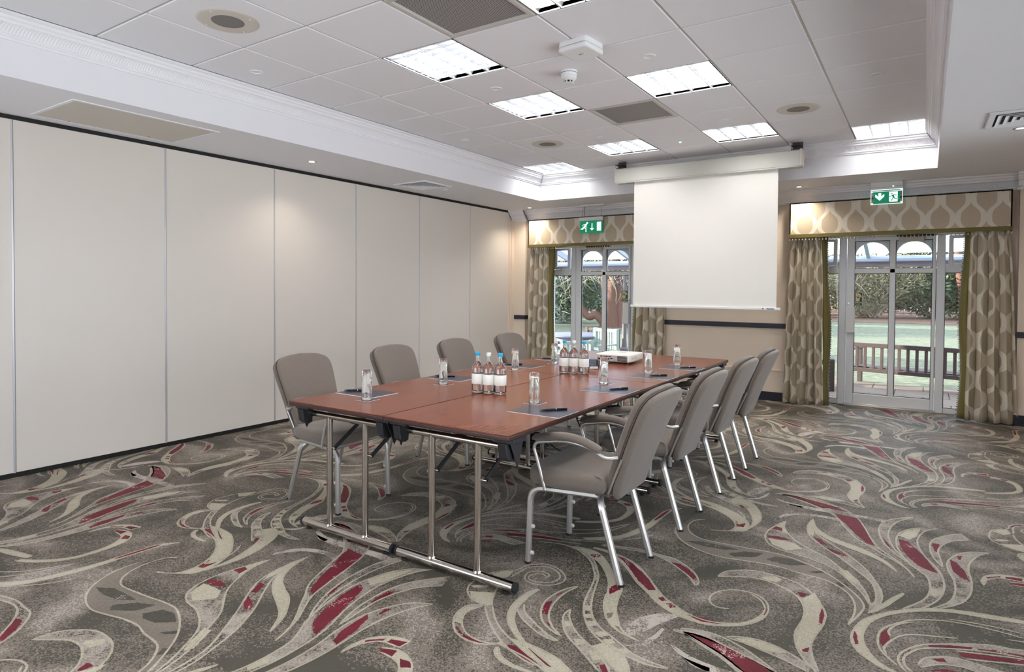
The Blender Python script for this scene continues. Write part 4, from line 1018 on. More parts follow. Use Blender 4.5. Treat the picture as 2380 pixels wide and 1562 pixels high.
# ================================================================== OUTSIDE
def ground_material():
    m = bpy.data.materials.new('frosty_lawn'); m.use_nodes = True; n = m.node_tree; L = n.links; pb = n.nodes['Principled BSDF']; pb.inputs['Roughness'].default_value = .95
    tc = n.nodes.new('ShaderNodeTexCoord'); a = n.nodes.new('ShaderNodeTexNoise'); a.inputs['Scale'].default_value = 9; a.inputs['Detail'].default_value = 6; L.new(tc.outputs['Object'], a.inputs['Vector'])
    r = n.nodes.new('ShaderNodeValToRGB'); r.color_ramp.elements[0].position = .3; r.color_ramp.elements[0].color = srgb(88, 94, 66); r.color_ramp.elements[1].position = .75; r.color_ramp.elements[1].color = srgb(136, 140, 116); L.new(a.outputs['Fac'], r.inputs[0])
    v = n.nodes.new('ShaderNodeTexNoise'); v.inputs['Scale'].default_value = 26; L.new(tc.outputs['Object'], v.inputs['Vector'])
    q = n.nodes.new('ShaderNodeMapRange'); q.inputs['From Min'].default_value = .66; q.inputs['From Max'].default_value = .70; L.new(v.outputs['Fac'], q.inputs['Value'])
    x = n.nodes.new('ShaderNodeMix'); x.data_type = 'RGBA'; L.new(q.outputs[0], x.inputs[0]); L.new(r.outputs[0], x.inputs[6]); x.inputs[7].default_value = srgb(104, 78, 62)
    L.new(x.outputs[2], pb.inputs['Base Color']); return m
M_lawn = ground_material()
M_paver = mat('patio_paving', srgb(132, 118, 106), .9, nscale=6, namt=.18); M_joint = mat('paving_joint', srgb(110, 105, 92), .95)
M_litter = mat('leaf_litter', srgb(128, 98, 80), .95, nscale=4, namt=.3)
ZG = -.03
b = MB(); b.quad((-60, 8.6, ZG-.01), (60, 8.6, ZG-.01), (60, 120, ZG-.01), (-60, 120, ZG-.01)); struct(b.build('ground_lawn', M_lawn), 'frosty lawn outside')
b = MB(); b.quad((-30, 29.5, ZG), (30, 29.5, ZG), (30, 60, ZG+.1), (-30, 60, ZG+.1)); struct(b.build('ground_leaf_litter', M_litter), 'strip of brown leaf litter under the trees')
b = MB(); b.box(-8, 6.6, ZG-.1, 12, 8.95, ZG-.012, 1)
for i in range(-12, 20):
    for j in range(4):
        x = i*.6+(.0 if j % 2 else .28); y = 6.75+j*.56; b.box(x+.006, y+.006, ZG-.05, x+.594, min(y+.554, 8.95), ZG, 0)
struct(b.build('ground_patio', [M_paver, M_joint]), 'stone paving outside the doors')
# --- veranda: translucent roof on rafters, eaves beam, post with ironwork
M_poly = mat('translucent_roofing', srgb(246, 250, 255), .5, trans=.85, ior=1.05)
YBm, ZBm = 10.5, 1.80
t = thing('veranda', 'glazed veranda roof with dark eaves beam outside the doors', 'veranda', (0, YBm, 0))
b = MB(); b.box(-9, -.06, 1.735, 12, .06, 1.885); b.build('eaves_beam', M_beam, t)
b = MB(); b.tube([(-9, -.11, 1.87), (12, -.11, 1.87)], .05, 8); b.build('gutter', M_rafter, t)
def roof_sheet_material():
    m = bpy.data.materials.new('translucent_roofing'); m.use_nodes = True; n = m.node_tree; n.nodes.clear(); o = n.nodes.new('ShaderNodeOutputMaterial')
    a = n.nodes.new('ShaderNodeBsdfTranslucent'); a.inputs[0].default_value = (.92, .94, .96, 1); c = n.nodes.new('ShaderNodeBsdfTransparent'); x = n.nodes.new('ShaderNodeMixShader'); x.inputs[0].default_value = .25
    n.links.new(a.outputs[0], x.inputs[1]); n.links.new(c.outputs[0], x.inputs[2]); n.links.new(x.outputs[0], o.inputs[0]); return m
b = MB(); b.add([(-9, -.05, 1.965), (12, -.05, 1.965), (12, -3.78, 2.925), (-9, -3.78, 2.925)], [(0, 1, 2, 3)]); o_ = b.build('roof_sheet', roof_sheet_material(), t)
for k, x in enumerate((-6.4, -5.0, -3.6, -2.2, -.8, .6, 2.0, 3.4, 4.8, 6.2, 7.6)):
    b = MB(); b.tube([(x, 0, 1.90), (x, -3.75, 2.86)], .06, sec=[(1, .45), (-1, .45), (-1, -.45), (1, -.45)]); b.build('rafter', M_rafter, t)
for x in (-3.2, 1.75, 6.3) if False else (-1.03, 5.4):
    b = MB(); b.lathe([(.10, 0), (.10, .12), (.055, .16), (.045, .3), (.042, 1.2), (.055, 1.22), (.05, 1.26), (.04, 1.3), (.04, 1.735)], (x, 0, ZG), 12); b.build('post', M_beam, t, smooth=40)
    b = MB()
    for sg in (-1, 1):
        for (cx, cz, r) in ((.17, 1.60, .085), (.33, 1.665, .055), (.10, 1.44, .055), (.44, 1.69, .035)):
            b.tube([(x+sg*(cx+r*math.cos(a*PI/10)), 0, cz+r*math.sin(a*PI/10)) for a in range(20)], .008, 5, closed=True)
        b.tube(smooth_path([(x+sg*.045, 0, 1.28), (x+sg*.12, 0, 1.50), (x+sg*.30, 0, 1.66), (x+sg*.62, 0, 1.72)], 6), .010, 5)
    b.build('iron_scrollwork', M_iron, t)
# --- benches and garden furniture
def slat_bench(name, lab, loc, rz, W, material, zs=.17, zt=.575, seat_d=.42, nsl=16, leg=True, armz=.36, cat='bench', group=None):
    t = thing(name, lab, cat, loc, rz, group=group)
    def bx(n, *a): b = MB(); b.box(*a); return b.build(n, material, t, bevel=.004)
    bx('top_rail', -W, -.03, zt-.06, W, .025, zt); bx('lower_rail', -W, -.03, zs, W, .02, zs+.055)
    for k in range(nsl):
        x = -W+.09+(2*W-.18)*k/(nsl-1); bx('slat', x-.019, -.018, zs+.055, x+.019, .006, zt-.06)
    for s_ in (-1, 1):
        bx('leg', s_*W-.035, -.035, 0, s_*W+.035, .035, zt+.01); bx('leg', s_*W-.03, seat_d-.03, 0, s_*W+.03, seat_d+.03, armz)
        bx('arm_rest', s_*W-.035, -.02, armz, s_*W+.035, seat_d+.05, armz+.03); bx('side_rail', s_*W-.025, 0, zs-.02, s_*W+.025, seat_d, zs+.04)
    for k in range(5): y = .06+k*(seat_d-.06)/4.6; bx('seat_slat', -W, y, zs+.045, W, y+.055, zs+.065)
    return t
slat_bench('garden_bench', 'long dark wooden garden bench with slatted back outside the right door', (4.23, 8.42, ZG), R_(-13), .95, M_bench, zs=.20, zt=.615, armz=.5, nsl=17)
slat_bench('garden_bench', 'second dark wooden garden bench, end seen at the left side light of the right door', (2.42, 7.62, ZG), R_(8), .75, M_bench, zs=.17, zt=.42, armz=.40, nsl=10)
slat_bench('garden_chair', 'dark slatted garden chair behind the outdoor table', (-1.72, 10.9, ZG), R_(168), .42, M_bench, zs=.18, zt=.50, nsl=6, armz=.34, cat='chair')
slat_bench('garden_chair', 'grey green slatted garden chair with a reclined back beside the outdoor table', (-.92, 9.35, ZG), R_(158), .29, M_greenwood, zs=.16, zt=.60, nsl=7, armz=.30, cat='chair')
slat_bench('garden_chair', 'low grey green garden chair in front of the outdoor table', (-1.15, 8.62, ZG), R_(60), .30, M_greenwood, zs=.14, zt=.40, nsl=6, armz=.30, cat='chair')
t = thing('garden_table', 'round weathered grey garden table outside the left door', 'table', (-1.75, 9.75, ZG)); b = MB(); b.lathe([(0, .40), (.62, .40), (.64, .41), (.64, .43), (.62, .44), (0, .44)], n=40); b.build('table_top', M_greytable, t, smooth=40)
for a in range(4):
    b = MB(); b.box(-.03, -.03, 0, .03, .03, .40, T=Matrix.Translation((.4*math.cos(a*PI/2+.4), .4*math.sin(a*PI/2+.4), 0))); b.build('leg', M_greytable, t)
b = MB(); b.lathe([(.4, .30), (.42, .30), (.42, .38), (.4, .38)], n=30); b.build('apron', M_greytable, t)
# --- trees and shrubs
def leafmat(name, c0, c1):
    m = bpy.data.materials.new(name); m.use_nodes = True; n = m.node_tree; L = n.links; pb = n.nodes['Principled BSDF']; pb.inputs['Roughness'].default_value = .7
    g = n.nodes.new('ShaderNodeTexCoord'); nz = n.nodes.new('ShaderNodeTexNoise'); nz.inputs['Scale'].default_value = 2.2; nz.inputs['Detail'].default_value = 4; L.new(g.outputs['Object'], nz.inputs['Vector'])
    r = n.nodes.new('ShaderNodeValToRGB'); r.color_ramp.elements[0].position = .3; r.color_ramp.elements[0].color = c0; r.color_ramp.elements[1].position = .7; r.color_ramp.elements[1].color = c1
    L.new(nz.outputs['Fac'], r.inputs[0]); L.new(r.outputs[0], pb.inputs['Base Color']); return m
M_leaf_dark = leafmat('dark_evergreen_leaf', srgb(44, 62, 44), srgb(112, 128, 84)); M_leaf_olive = leafmat('olive_leaf', srgb(78, 80, 54), srgb(140, 136, 100)); M_leaf_blue = leafmat('blue_green_leaf', srgb(66, 96, 100), srgb(130, 152, 140))
M_twig = mat('pale_twig', srgb(168, 158, 138), .8); M_bark = mat('red_brown_bark', srgb(104, 74, 62), .9, nscale=3, namt=.3, stretch=(4, 4, .6)); M_twig_br = mat('brown_twig', srgb(128, 106, 86), .8)
def leaf_cards(b, rnd, n, c, r, size, m=0):
    for _ in range(n):
        while True:
            p = Vector((rnd.uniform(-1, 1), rnd.uniform(-1, 1), rnd.uniform(-1, 1)))
            if .25 < p.length < 1: break
        q = Vector(c)+Vector((p.x*r[0], p.y*r[1], p.z*r[2]))
        a = Vector((rnd.gauss(0, 1), rnd.gauss(0, 1), rnd.gauss(0, .7))).normalized(); e = a.orthogonal().normalized(); e.rotate(Matrix.Rotation(rnd.uniform(0, 6.28), 3, a)); s = size*rnd.uniform(.5, 1.3)
        b.add([q-a*s, q+e*s*.38, q+a*s, q-e*s*.38], [(0, 1, 2, 3)], m)
def shrub(name, lab, loc, r, n, size, leaf, twig, ntw, seed, cat='shrub', group=None, twl=1.0, bare=0):
    rnd = random.Random(seed); t = thing(name, lab, cat, loc, group=group)
    b = MB(); k = 7
    leaf_cards(b, rnd, n, (0, 0, r[2]), r, size)
    for _ in range(k):
        leaf_cards(b, rnd, n//k, (rnd.uniform(-.8, .8)*r[0], rnd.uniform(-.6, .6)*r[1], r[2]*rnd.uniform(.5, 1.7)), (r[0]*.45, r[1]*.45, r[2]*.42), size)
    b.build('foliage', leaf, t)
    b = MB()
    for _ in range(ntw):
        a = rnd.uniform(0, 2*PI); el = rnd.uniform(.5, 1.4); L = rnd.uniform(.6, 1.25)*r[2]*2*twl; p = Vector((rnd.uniform(-.15, .15)*r[0], rnd.uniform(-.15, .15)*r[1], .05)); d = Vector((math.cos(a)*math.cos(el)*r[0]/r[2], math.sin(a)*math.cos(el), math.sin(el))).normalized()
        pts = [p.copy()]
        for s_ in range(5): d = (d+Vector((rnd.gauss(0, .13), rnd.gauss(0, .13), rnd.gauss(0, .10)+.03))).normalized(); p = p+d*L/5; pts.append(p.copy())
        w0 = .016*r[2]
        b.tube(pts, [w0*(1-.16*q) for q in range(6)], 4)
        for _k in range(3):
            p2 = pts[rnd.randint(2, 4)]; d2 = (d+Vector((rnd.gauss(0, .5), rnd.gauss(0, .5), rnd.gauss(0, .4)))).normalized(); b.tube([p2, p2+d2*L*.18, p2+d2*L*.34+Vector((0, 0, -.03*L))], [w0*.5, w0*.35, w0*.2], 3)
    b.build('branches', twig, t)
    return t
GS = 'shrubs and trees beyond the lawn'
# seen through the right door
shrub('bare_shrub', 'pale bare branched shrub beyond the lawn, centre of the right door', (1.75, 34.5, ZG), (2.6, 2.0, 1.9), 2600, .11, M_leaf_olive, M_twig, 70, 11, group=GS)
shrub('evergreen_shrub', 'dark green shrub right of the bare shrub, seen through the right door', (4.6, 35.5, ZG), (2.4, 2.2, 2.0), 4200, .13, M_leaf_dark, M_twig_br, 26, 12, group=GS)
shrub('evergreen_shrub', 'olive shrub at the left edge of the right door, beyond the lawn', (-2.3, 36.0, ZG), (2.6, 2.2, 1.9), 3800, .13, M_leaf_olive, M_twig_br, 40, 13, group=GS)
for k, (x, y, rr, hh, lf, lab) in enumerate(((8.2, 37, 3.0, 2.2, M_leaf_olive, 'yellowish shrub at the right side of the right door'), (12.0, 38, 3.2, 2.3, M_leaf_dark, 'dark shrub at the far right of the garden'),
        (1.0, 42, 5, 2.9, M_leaf_olive, 'tall olive hedge tree behind the bare shrub'), (8.0, 44, 5, 3.0, M_leaf_dark, 'tall dark hedge tree behind the yellowish shrub'), (-6.0, 44, 5, 3.0, M_leaf_olive, 'tall olive hedge tree left of the right door view'), (15.5, 43, 5, 3.0, M_leaf_olive, 'tall olive hedge tree at far right'))):
    shrub('garden_tree' if hh > 2.5 else 'evergreen_shrub', lab, (x, y, ZG), (rr, 1.6, hh*.58), 4200, .17, lf, M_twig, 30, 30+k, cat='tree' if hh > 2.5 else 'shrub', group=GS)
for k, (x, y) in enumerate(((5.7, 33.5), (7.7, 31.8))):
    t = thing('tree_trunk', ('slim sunlit tree trunk behind the right door, left one', 'slim sunlit leaning tree trunk at the right side light')[k], 'tree', (x, y, ZG)); b = MB(); b.tube(smooth_path([(0, 0, 0), (-.05, 0, 1.2), (-.25-.2*k, 0, 2.6), (-.3-.4*k, 0, 5)], 4), [.22-.006*q for q in range(13)], 9); b.build('trunk', M_bark, t, smooth=70)
# big yew seen through the left door
t = thing('yew_tree', 'large old yew tree with red brown trunk seen through the left door', 'tree', (-5.25, 19.3, ZG)); rnd = random.Random(77)
b = MB(); 
for (dx, dy, r0, tx) in ((0, 0, .34, .1), (-.28, .1, .24, -.3), (.30, .05, .26, .35), (.1, -.18, .22, .2)):
    b.tube(smooth_path([(dx, dy, -.05), (dx*.8, dy, .9), (dx*1.1+tx*.2, dy, 2.0), (dx*1.4+tx, dy, 3.6)], 5), [r0*1.25]+[r0*(1-.025*q) for q in range(15)], 10)
b.tube(smooth_path([(-.25, -.1, .10), (-.55, -.2, .42), (-.85, -.25, .35), (-1.15, -.3, .75), (-1.25, -.35, 1.15), (-1.05, -.4, 1.7)], 5), [.17-.004*q for q in range(26)], 9)
b.build('trunk', M_bark, t, smooth=70)
b = MB(); leaf_cards(b, rnd, 5200, (.2, .3, 2.75), (3.2, 1.6, 1.25), .085)
leaf_cards(b, rnd, 1500, (-1.9, .8, 1.2), (.9, .8, .9), .085); leaf_cards(b, rnd, 900, (.9, .6, 1.5), (.8, .8, .7), .085); b.build('crown', M_leaf_dark, t)
b = MB()
for _ in range(120):
    p = Vector((rnd.uniform(-1.6, 1.9), rnd.uniform(-1.9, -.6), rnd.uniform(1.7, 2.9))); d = Vector((rnd.uniform(-.8, .8), -.2, rnd.uniform(-1, -.1))).normalized(); pts = [p.copy()]
    for q in range(5): d = (d+Vector((rnd.gauss(0, .25), 0, rnd.gauss(-.05, .2)))).normalized(); p = p+d*.20; pts.append(p.copy())
    b.tube(pts, [.012-.0018*q for q in range(6)], 3)
b.build('bare_twigs', M_twig, t)
shrub('evergreen_shrub', 'blue green conifer at the left side light of the left door', (-8.0, 20.5, ZG), (1.5, 1.3, 1.7), 4600, .10, M_leaf_blue, M_twig, 18, 51, group=GS)
shrub('evergreen_shrub', 'dark hedge shrub behind the yew tree trunk', (-7.4, 25.5, ZG), (2.8, 1.6, 1.5), 4200, .12, M_leaf_dark, M_twig_br, 14, 52, group=GS)
shrub('evergreen_shrub', 'sunlit olive hedge shrub right of the yew tree trunk', (-4.6, 27.0, ZG), (2.8, 1.6, 1.6), 4200, .12, M_leaf_olive, M_twig, 24, 53, group=GS)
shrub('garden_tree', 'tall evergreen behind the yew tree at the left', (-9.5, 28.5, ZG), (4.5, 2.0, 2.5), 5200, .15, M_leaf_dark, M_twig, 20, 54, cat='tree', group=GS)
# trees west of the view: they throw the long bands of shadow across the lawn
for k, (x, y, ry, rz) in enumerate(((-24, 11.5, 2.2, 3.2), (-25, 16.0, 2.0, 3.3), (-26, 20.6, 1.1, 3.4), (-28, 24.2, .9, 3.6), (-30, 28.2, 1.2, 3.8))):
    shrub('garden_tree', 'dense tree at the west side of the lawn, %s' % ('nearest the house', 'second from the house', 'third from the house', 'fourth from the house', 'farthest from the house')[k], (x, y, ZG), (2.0, ry, rz), 2600, .26, M_leaf_dark, M_twig_br, 12, 70+k, cat='tree', group='trees at the west side of the lawn')
# ================================================================== CARPET
# one 2 m x 2 m pattern repeat, millimetres on the floor: ribbons (fill, edge, edge), single outlines, patches
RIBBONS = [['l',[[2529,1036],[2641,1072],[2741,1059],[2816,1014],[2872,960],[2920,889],[2953,828],[2981,737],[2999,661],[3023,579],[3063,501],[3110,435],[3162,389],[3223,354],[3281,331],[3342,322],[3409,319],[3471,334]],[[2545,1043],[2661,1077],[2770,1060],[2845,1015],[2891,964],[2934,898],[2967,837],[3000,735],[3027,652],[3063,566],[3102,503],[3154,453],[3217,416],[3280,383],[3340,351],[3411,340],[3474,340]]],['c',[[2703,1073],[2770,1060],[2850,1019],[2915,972],[2979,895],[3022,827],[3058,745],[3076,671],[3107,597],[3146,533],[3197,483],[3247,459],[3319,442]],[[2705,1083],[2797,1098],[2869,1070],[2936,1004],[2999,926],[3058,852],[3101,797],[3124,704],[3148,625],[3184,559],[3221,499],[3258,466],[3324,443]]],['c',[[2801,1120],[2869,1118],[2931,1093],[3006,1034],[3069,965],[3131,894],[3208,826],[3280,762],[3352,722],[3418,704],[3493,706],[3558,734],[3614,777],[3657,833],[3680,898],[3684,965]],[[2801,1136],[2868,1137],[2932,1123],[3015,1095],[3092,1041],[3159,969],[3227,890],[3285,828],[3346,787],[3409,751],[3484,737],[3553,756],[3610,795],[3648,851],[3668,915],[3670,968]]],['l',[[2820,1174],[2954,1206],[3034,1222],[3112,1218],[3194,1178],[3264,1125],[3317,1078],[3363,1012]],[[2824,1198],[2958,1233],[3039,1245],[3111,1240],[3188,1236],[3262,1192],[3325,1133],[3365,1062]]],['g',[[2928,709],[2894,648],[2875,562],[2881,482],[2911,410],[2956,354],[3012,321],[3061,307]],[[2931,707],[2913,624],[2911,544],[2927,460],[2959,393],[3007,341],[3061,309]]],['c',[[2793,586],[2772,520],[2772,435],[2791,354],[2833,282],[2893,228],[2967,179],[3044,139],[3120,103],[3152,93]],[[2803,582],[2796,514],[2801,441],[2810,387],[2832,331],[2866,281],[2924,227],[2996,178],[3076,141],[3166,102]]],['l',[[2810,387],[2860,338],[2938,294],[3014,266],[3070,269]],[[2814,436],[2851,382],[2926,333],[3013,288],[3069,273]]],['l',[[2995,507],[2995,455],[3025,389],[3081,323],[3152,274],[3218,228],[3281,184]],[[2998,506],[3023,449],[3080,380],[3153,328],[3225,293],[3285,254],[3331,218]]],['l',[[3402,593],[3456,588],[3508,568],[3565,543],[3615,517],[3671,477],[3703,459]],[[3403,597],[3477,618],[3539,616],[3604,595],[3666,576],[3726,557],[3789,531]]],['l',[[3588,658],[3637,658],[3687,650],[3746,638],[3803,625],[3859,605],[3889,595]],[[3589,663],[3639,693],[3694,708],[3752,704],[3801,686],[3850,659],[3887,633]]],['l',[[3421,1165],[3439,1234],[3488,1285],[3552,1322],[3622,1328],[3693,1319],[3754,1290],[3804,1242],[3845,1170],[3877,1097],[3888,1040],[3887,960],[3874,873],[3869,795],[3879,728],[3897,671],[3918,614]],[[3424,1158],[3484,1200],[3552,1239],[3627,1242],[3700,1215],[3756,1172],[3792,1106],[3809,1037],[3813,964],[3808,906],[3805,849],[3811,799],[3826,744],[3845,700],[3868,661],[3898,625],[3912,606]]],['b',[[3060,1723],[3066,1626],[3095,1553],[3158,1470],[3253,1412],[3360,1388],[3459,1404],[3554,1426],[3650,1433],[3723,1419],[3837,1409],[3901,1371],[3948,1314],[3976,1238],[3983,1156],[3978,1083],[3969,1028]],[[3163,1864],[3117,1812],[3108,1731],[3131,1651],[3177,1592],[3244,1561],[3340,1564],[3445,1574],[3553,1588],[3647,1586],[3757,1541],[3851,1477],[3931,1388],[3985,1307],[4010,1241],[4007,1173],[3972,1026]]],['c',[[2884,2128],[3016,2113],[3143,2071],[3250,1995],[3313,1910],[3336,1836],[3327,1778],[3294,1740],[3233,1722]],[[2892,2181],[3010,2190],[3125,2168],[3238,2103],[3328,2030],[3384,1941],[3401,1857],[3380,1795],[3243,1715]]],['c',[[3215,2358],[3284,2344],[3357,2262],[3414,2121],[3431,2004],[3407,1849]],[[3174,2292],[3244,2271],[3318,2192],[3378,2065],[3404,1960],[3405,1852]]],['l',[[3554,2101],[3522,1993],[3501,1884],[3506,1785],[3545,1694],[3618,1647],[3714,1631],[3803,1596],[3878,1542],[3941,1454],[3996,1355],[4030,1258]],[[3557,2096],[3565,1998],[3609,1890],[3669,1801],[3749,1733],[3829,1669],[3897,1573],[3960,1483],[4004,1390],[4033,1270]]],['l',[[3682,2228],[3672,2121],[3684,2010],[3717,1915],[3788,1816],[3871,1717],[3950,1609],[4017,1507],[4044,1406],[4049,1309],[4030,1258]],[[3712,2052],[3742,1977],[3818,1878],[3914,1765],[3992,1638],[4037,1520],[4066,1418],[4069,1309],[4049,1228],[4029,1172]]],['c',[[3682,2228],[3714,2101],[3778,2006],[3860,1953],[3949,1911],[4024,1845],[4073,1785],[4116,1699]],[[3712,2052],[3769,1965],[3852,1902],[3942,1854],[4021,1809],[4074,1756],[4113,1697]]],['c',[[4029,1172],[4066,1266],[4105,1376],[4147,1465]],[[4038,1183],[4085,1274],[4120,1369],[4150,1457]]],['l',[[3425,2605],[3513,2558],[3614,2506],[3713,2431],[3787,2347],[3850,2190],[3914,2051],[3982,1970],[4045,1894],[4116,1812],[4162,1737],[4185,1670]],[[3425,2625],[3529,2655],[3643,2629],[3757,2559],[3844,2478],[3901,2379],[3945,2237],[3980,2101],[4020,1976],[4080,1883],[4133,1805],[4187,1675]]],['k',[[3437,2496],[3514,2458],[3622,2445],[3739,2455],[3846,2452],[3922,2459],[4017,2455],[4084,2430]],[[3447,2482],[3521,2418],[3630,2394],[3745,2399],[3851,2402],[3926,2409],[4020,2406],[4085,2394]]],['l',[[4165,2601],[4075,2500],[4021,2386],[4012,2236],[4035,2095],[4076,1978],[4125,1892],[4160,1845]],[[4168,2590],[4096,2463],[4063,2318],[4060,2178],[4086,2026],[4124,1929],[4162,1851]]],['l',[[4212,2433],[4144,2350],[4103,2230],[4099,2096],[4117,1982],[4160,1841],[4204,1766],[4235,1705],[4246,1601],[4236,1491],[4202,1397],[4146,1298]],[[4287,2472],[4230,2387],[4195,2249],[4196,2121],[4225,1983],[4268,1866],[4292,1763],[4299,1640],[4283,1511],[4249,1415],[4207,1340],[4151,1295]]],['l',[[4395,2454],[4309,2350],[4260,2250],[4247,2136],[4258,2002],[4296,1881]],[[4426,2365],[4342,2286],[4294,2169],[4282,2080],[4291,1972],[4298,1886]]],['l',[[4496,2217],[4411,2169],[4347,2067],[4317,1953],[4320,1846],[4337,1742],[4339,1620],[4321,1506],[4286,1428],[4253,1378]],[[4498,2215],[4448,2136],[4410,2013],[4399,1900],[4404,1788],[4399,1661],[4373,1542],[4333,1460],[4281,1397]]],['c',[[4561,1463],[4488,1451],[4377,1426],[4263,1380],[4170,1308],[4079,1206],[4019,1103],[3993,997],[3992,912],[4017,841],[4058,799],[4101,770],[4141,762]],[[4558,1436],[4442,1407],[4308,1376],[4193,1303],[4102,1210],[4047,1109],[4027,1014],[4029,937],[4047,874],[4078,814],[4112,784],[4145,766]]],['l',[[4532,1184],[4426,1164],[4301,1087],[4217,1022],[4172,957],[4149,900],[4148,841],[4172,788]],[[4528,1135],[4422,1107],[4300,1050],[4218,994],[4185,945],[4163,890],[4167,834],[4191,801]]],['l',[[4206,863],[4226,925],[4274,968],[4322,991],[4377,988],[4436,982],[4487,980]],[[4214,849],[4238,879],[4281,916],[4336,934],[4373,930],[4410,927],[4447,930]]],['c',[[4448,1755],[4444,1815],[4469,1888],[4527,1938],[4611,1957]],[[4450,1760],[4463,1828],[4498,1878],[4534,1896],[4605,1900]]],['l',[[2679,331],[2625,291],[2622,223],[2654,157],[2711,102],[2779,81],[2844,94],[2902,133]],[[2680,320],[2659,274],[2658,222],[2695,161],[2751,118],[2812,104],[2861,113],[2901,136]]],['l',[[2683,330],[2772,238],[2859,169],[2937,125],[3026,95],[3074,89]],[[2711,349],[2773,276],[2845,217],[2929,173],[3012,135],[3105,101]]],['c',[[2895,107],[2916,70],[2963,43],[3024,36],[3084,45]],[[2904,113],[2937,74],[2991,52],[3055,48],[3086,51]]],['c',[[2694,1210],[2838,1336],[2887,1478],[2911,1595],[2916,1751],[2927,1879],[2989,1964]],[[2745,1202],[2869,1318],[2924,1463],[2945,1589],[2945,1739],[2953,1878],[2989,1953]]],['c',[[2552,1391],[2653,1442],[2727,1513],[2766,1595],[2768,1728],[2744,1808],[2696,1861],[2623,1886],[2550,1866]],[[2557,1415],[2642,1464],[2711,1532],[2743,1610],[2735,1727],[2704,1789],[2666,1827],[2617,1839],[2566,1840]]],['k',[[3243,520],[3262,612],[3318,689],[3385,722]],[[3263,447],[3307,500],[3338,591],[3393,715]]],['k',[[3277,391],[3325,429],[3352,508],[3362,584]],[[3289,387],[3341,415],[3371,499],[3374,580]]],['k',[[3431,485],[3477,445],[3530,431],[3593,426]],[[3434,490],[3501,431],[3544,402],[3600,401]]],['k',[[3506,2158],[3536,2238],[3614,2300],[3726,2324],[3823,2326]],[[3517,2140],[3556,2206],[3620,2263],[3730,2287],[3815,2269]]]]
OUTLINES = [[[2583,657],[2617,697],[2624,745],[2651,787],[2699,820],[2761,813],[2814,782],[2844,745],[2853,704],[2838,663],[2802,630],[2756,614],[2715,617],[2689,639],[2673,685],[2686,717],[2717,739],[2754,737],[2771,723],[2768,693]],[[2631,607],[2636,668],[2642,728],[2664,765],[2712,797],[2764,790],[2806,760],[2823,726],[2819,685],[2789,652],[2746,635],[2710,642],[2697,672],[2712,705],[2742,720],[2762,705]],[[3684,965],[3668,1021],[3642,1058],[3604,1082],[3548,1081],[3497,1053],[3463,1008],[3449,955],[3456,910],[3481,879],[3511,873],[3545,889]],[[3670,968],[3654,1011],[3627,1048],[3589,1072]],[[3363,1012],[3369,1031],[3365,1062]],[[3280,2123],[3337,2042],[3359,1954],[3342,1893],[3317,1920]],[[4544,1299],[4435,1305],[4306,1286],[4194,1222],[4124,1137],[4086,1064],[4075,988],[4085,909],[4113,856],[4144,818]],[[4548,1336],[4437,1336],[4307,1308]],[[4332,1155],[4260,1121],[4196,1093],[4149,1050],[4116,983],[4099,918],[4110,874]],[[4115,1024],[4108,1070],[4137,1143],[4194,1206]],[[2608,688],[2573,650],[2533,598],[2517,494],[2521,438],[2553,384],[2605,346],[2665,332],[2702,338]],[[2628,589],[2632,529],[2648,464],[2677,398],[2710,345]],[[2323,1048],[2393,1073],[2503,1114],[2605,1136],[2714,1172],[2816,1217]],[[2352,1005],[2432,1038],[2539,1082],[2637,1107],[2733,1135]],[[2459,1160],[2565,1210],[2668,1263],[2743,1338],[2800,1442],[2830,1539]],[[2491,1252],[2605,1289],[2715,1364],[2773,1447],[2823,1540]],[[2656,1162],[2761,1218],[2849,1278],[2929,1355],[2973,1416],[2994,1470]]]
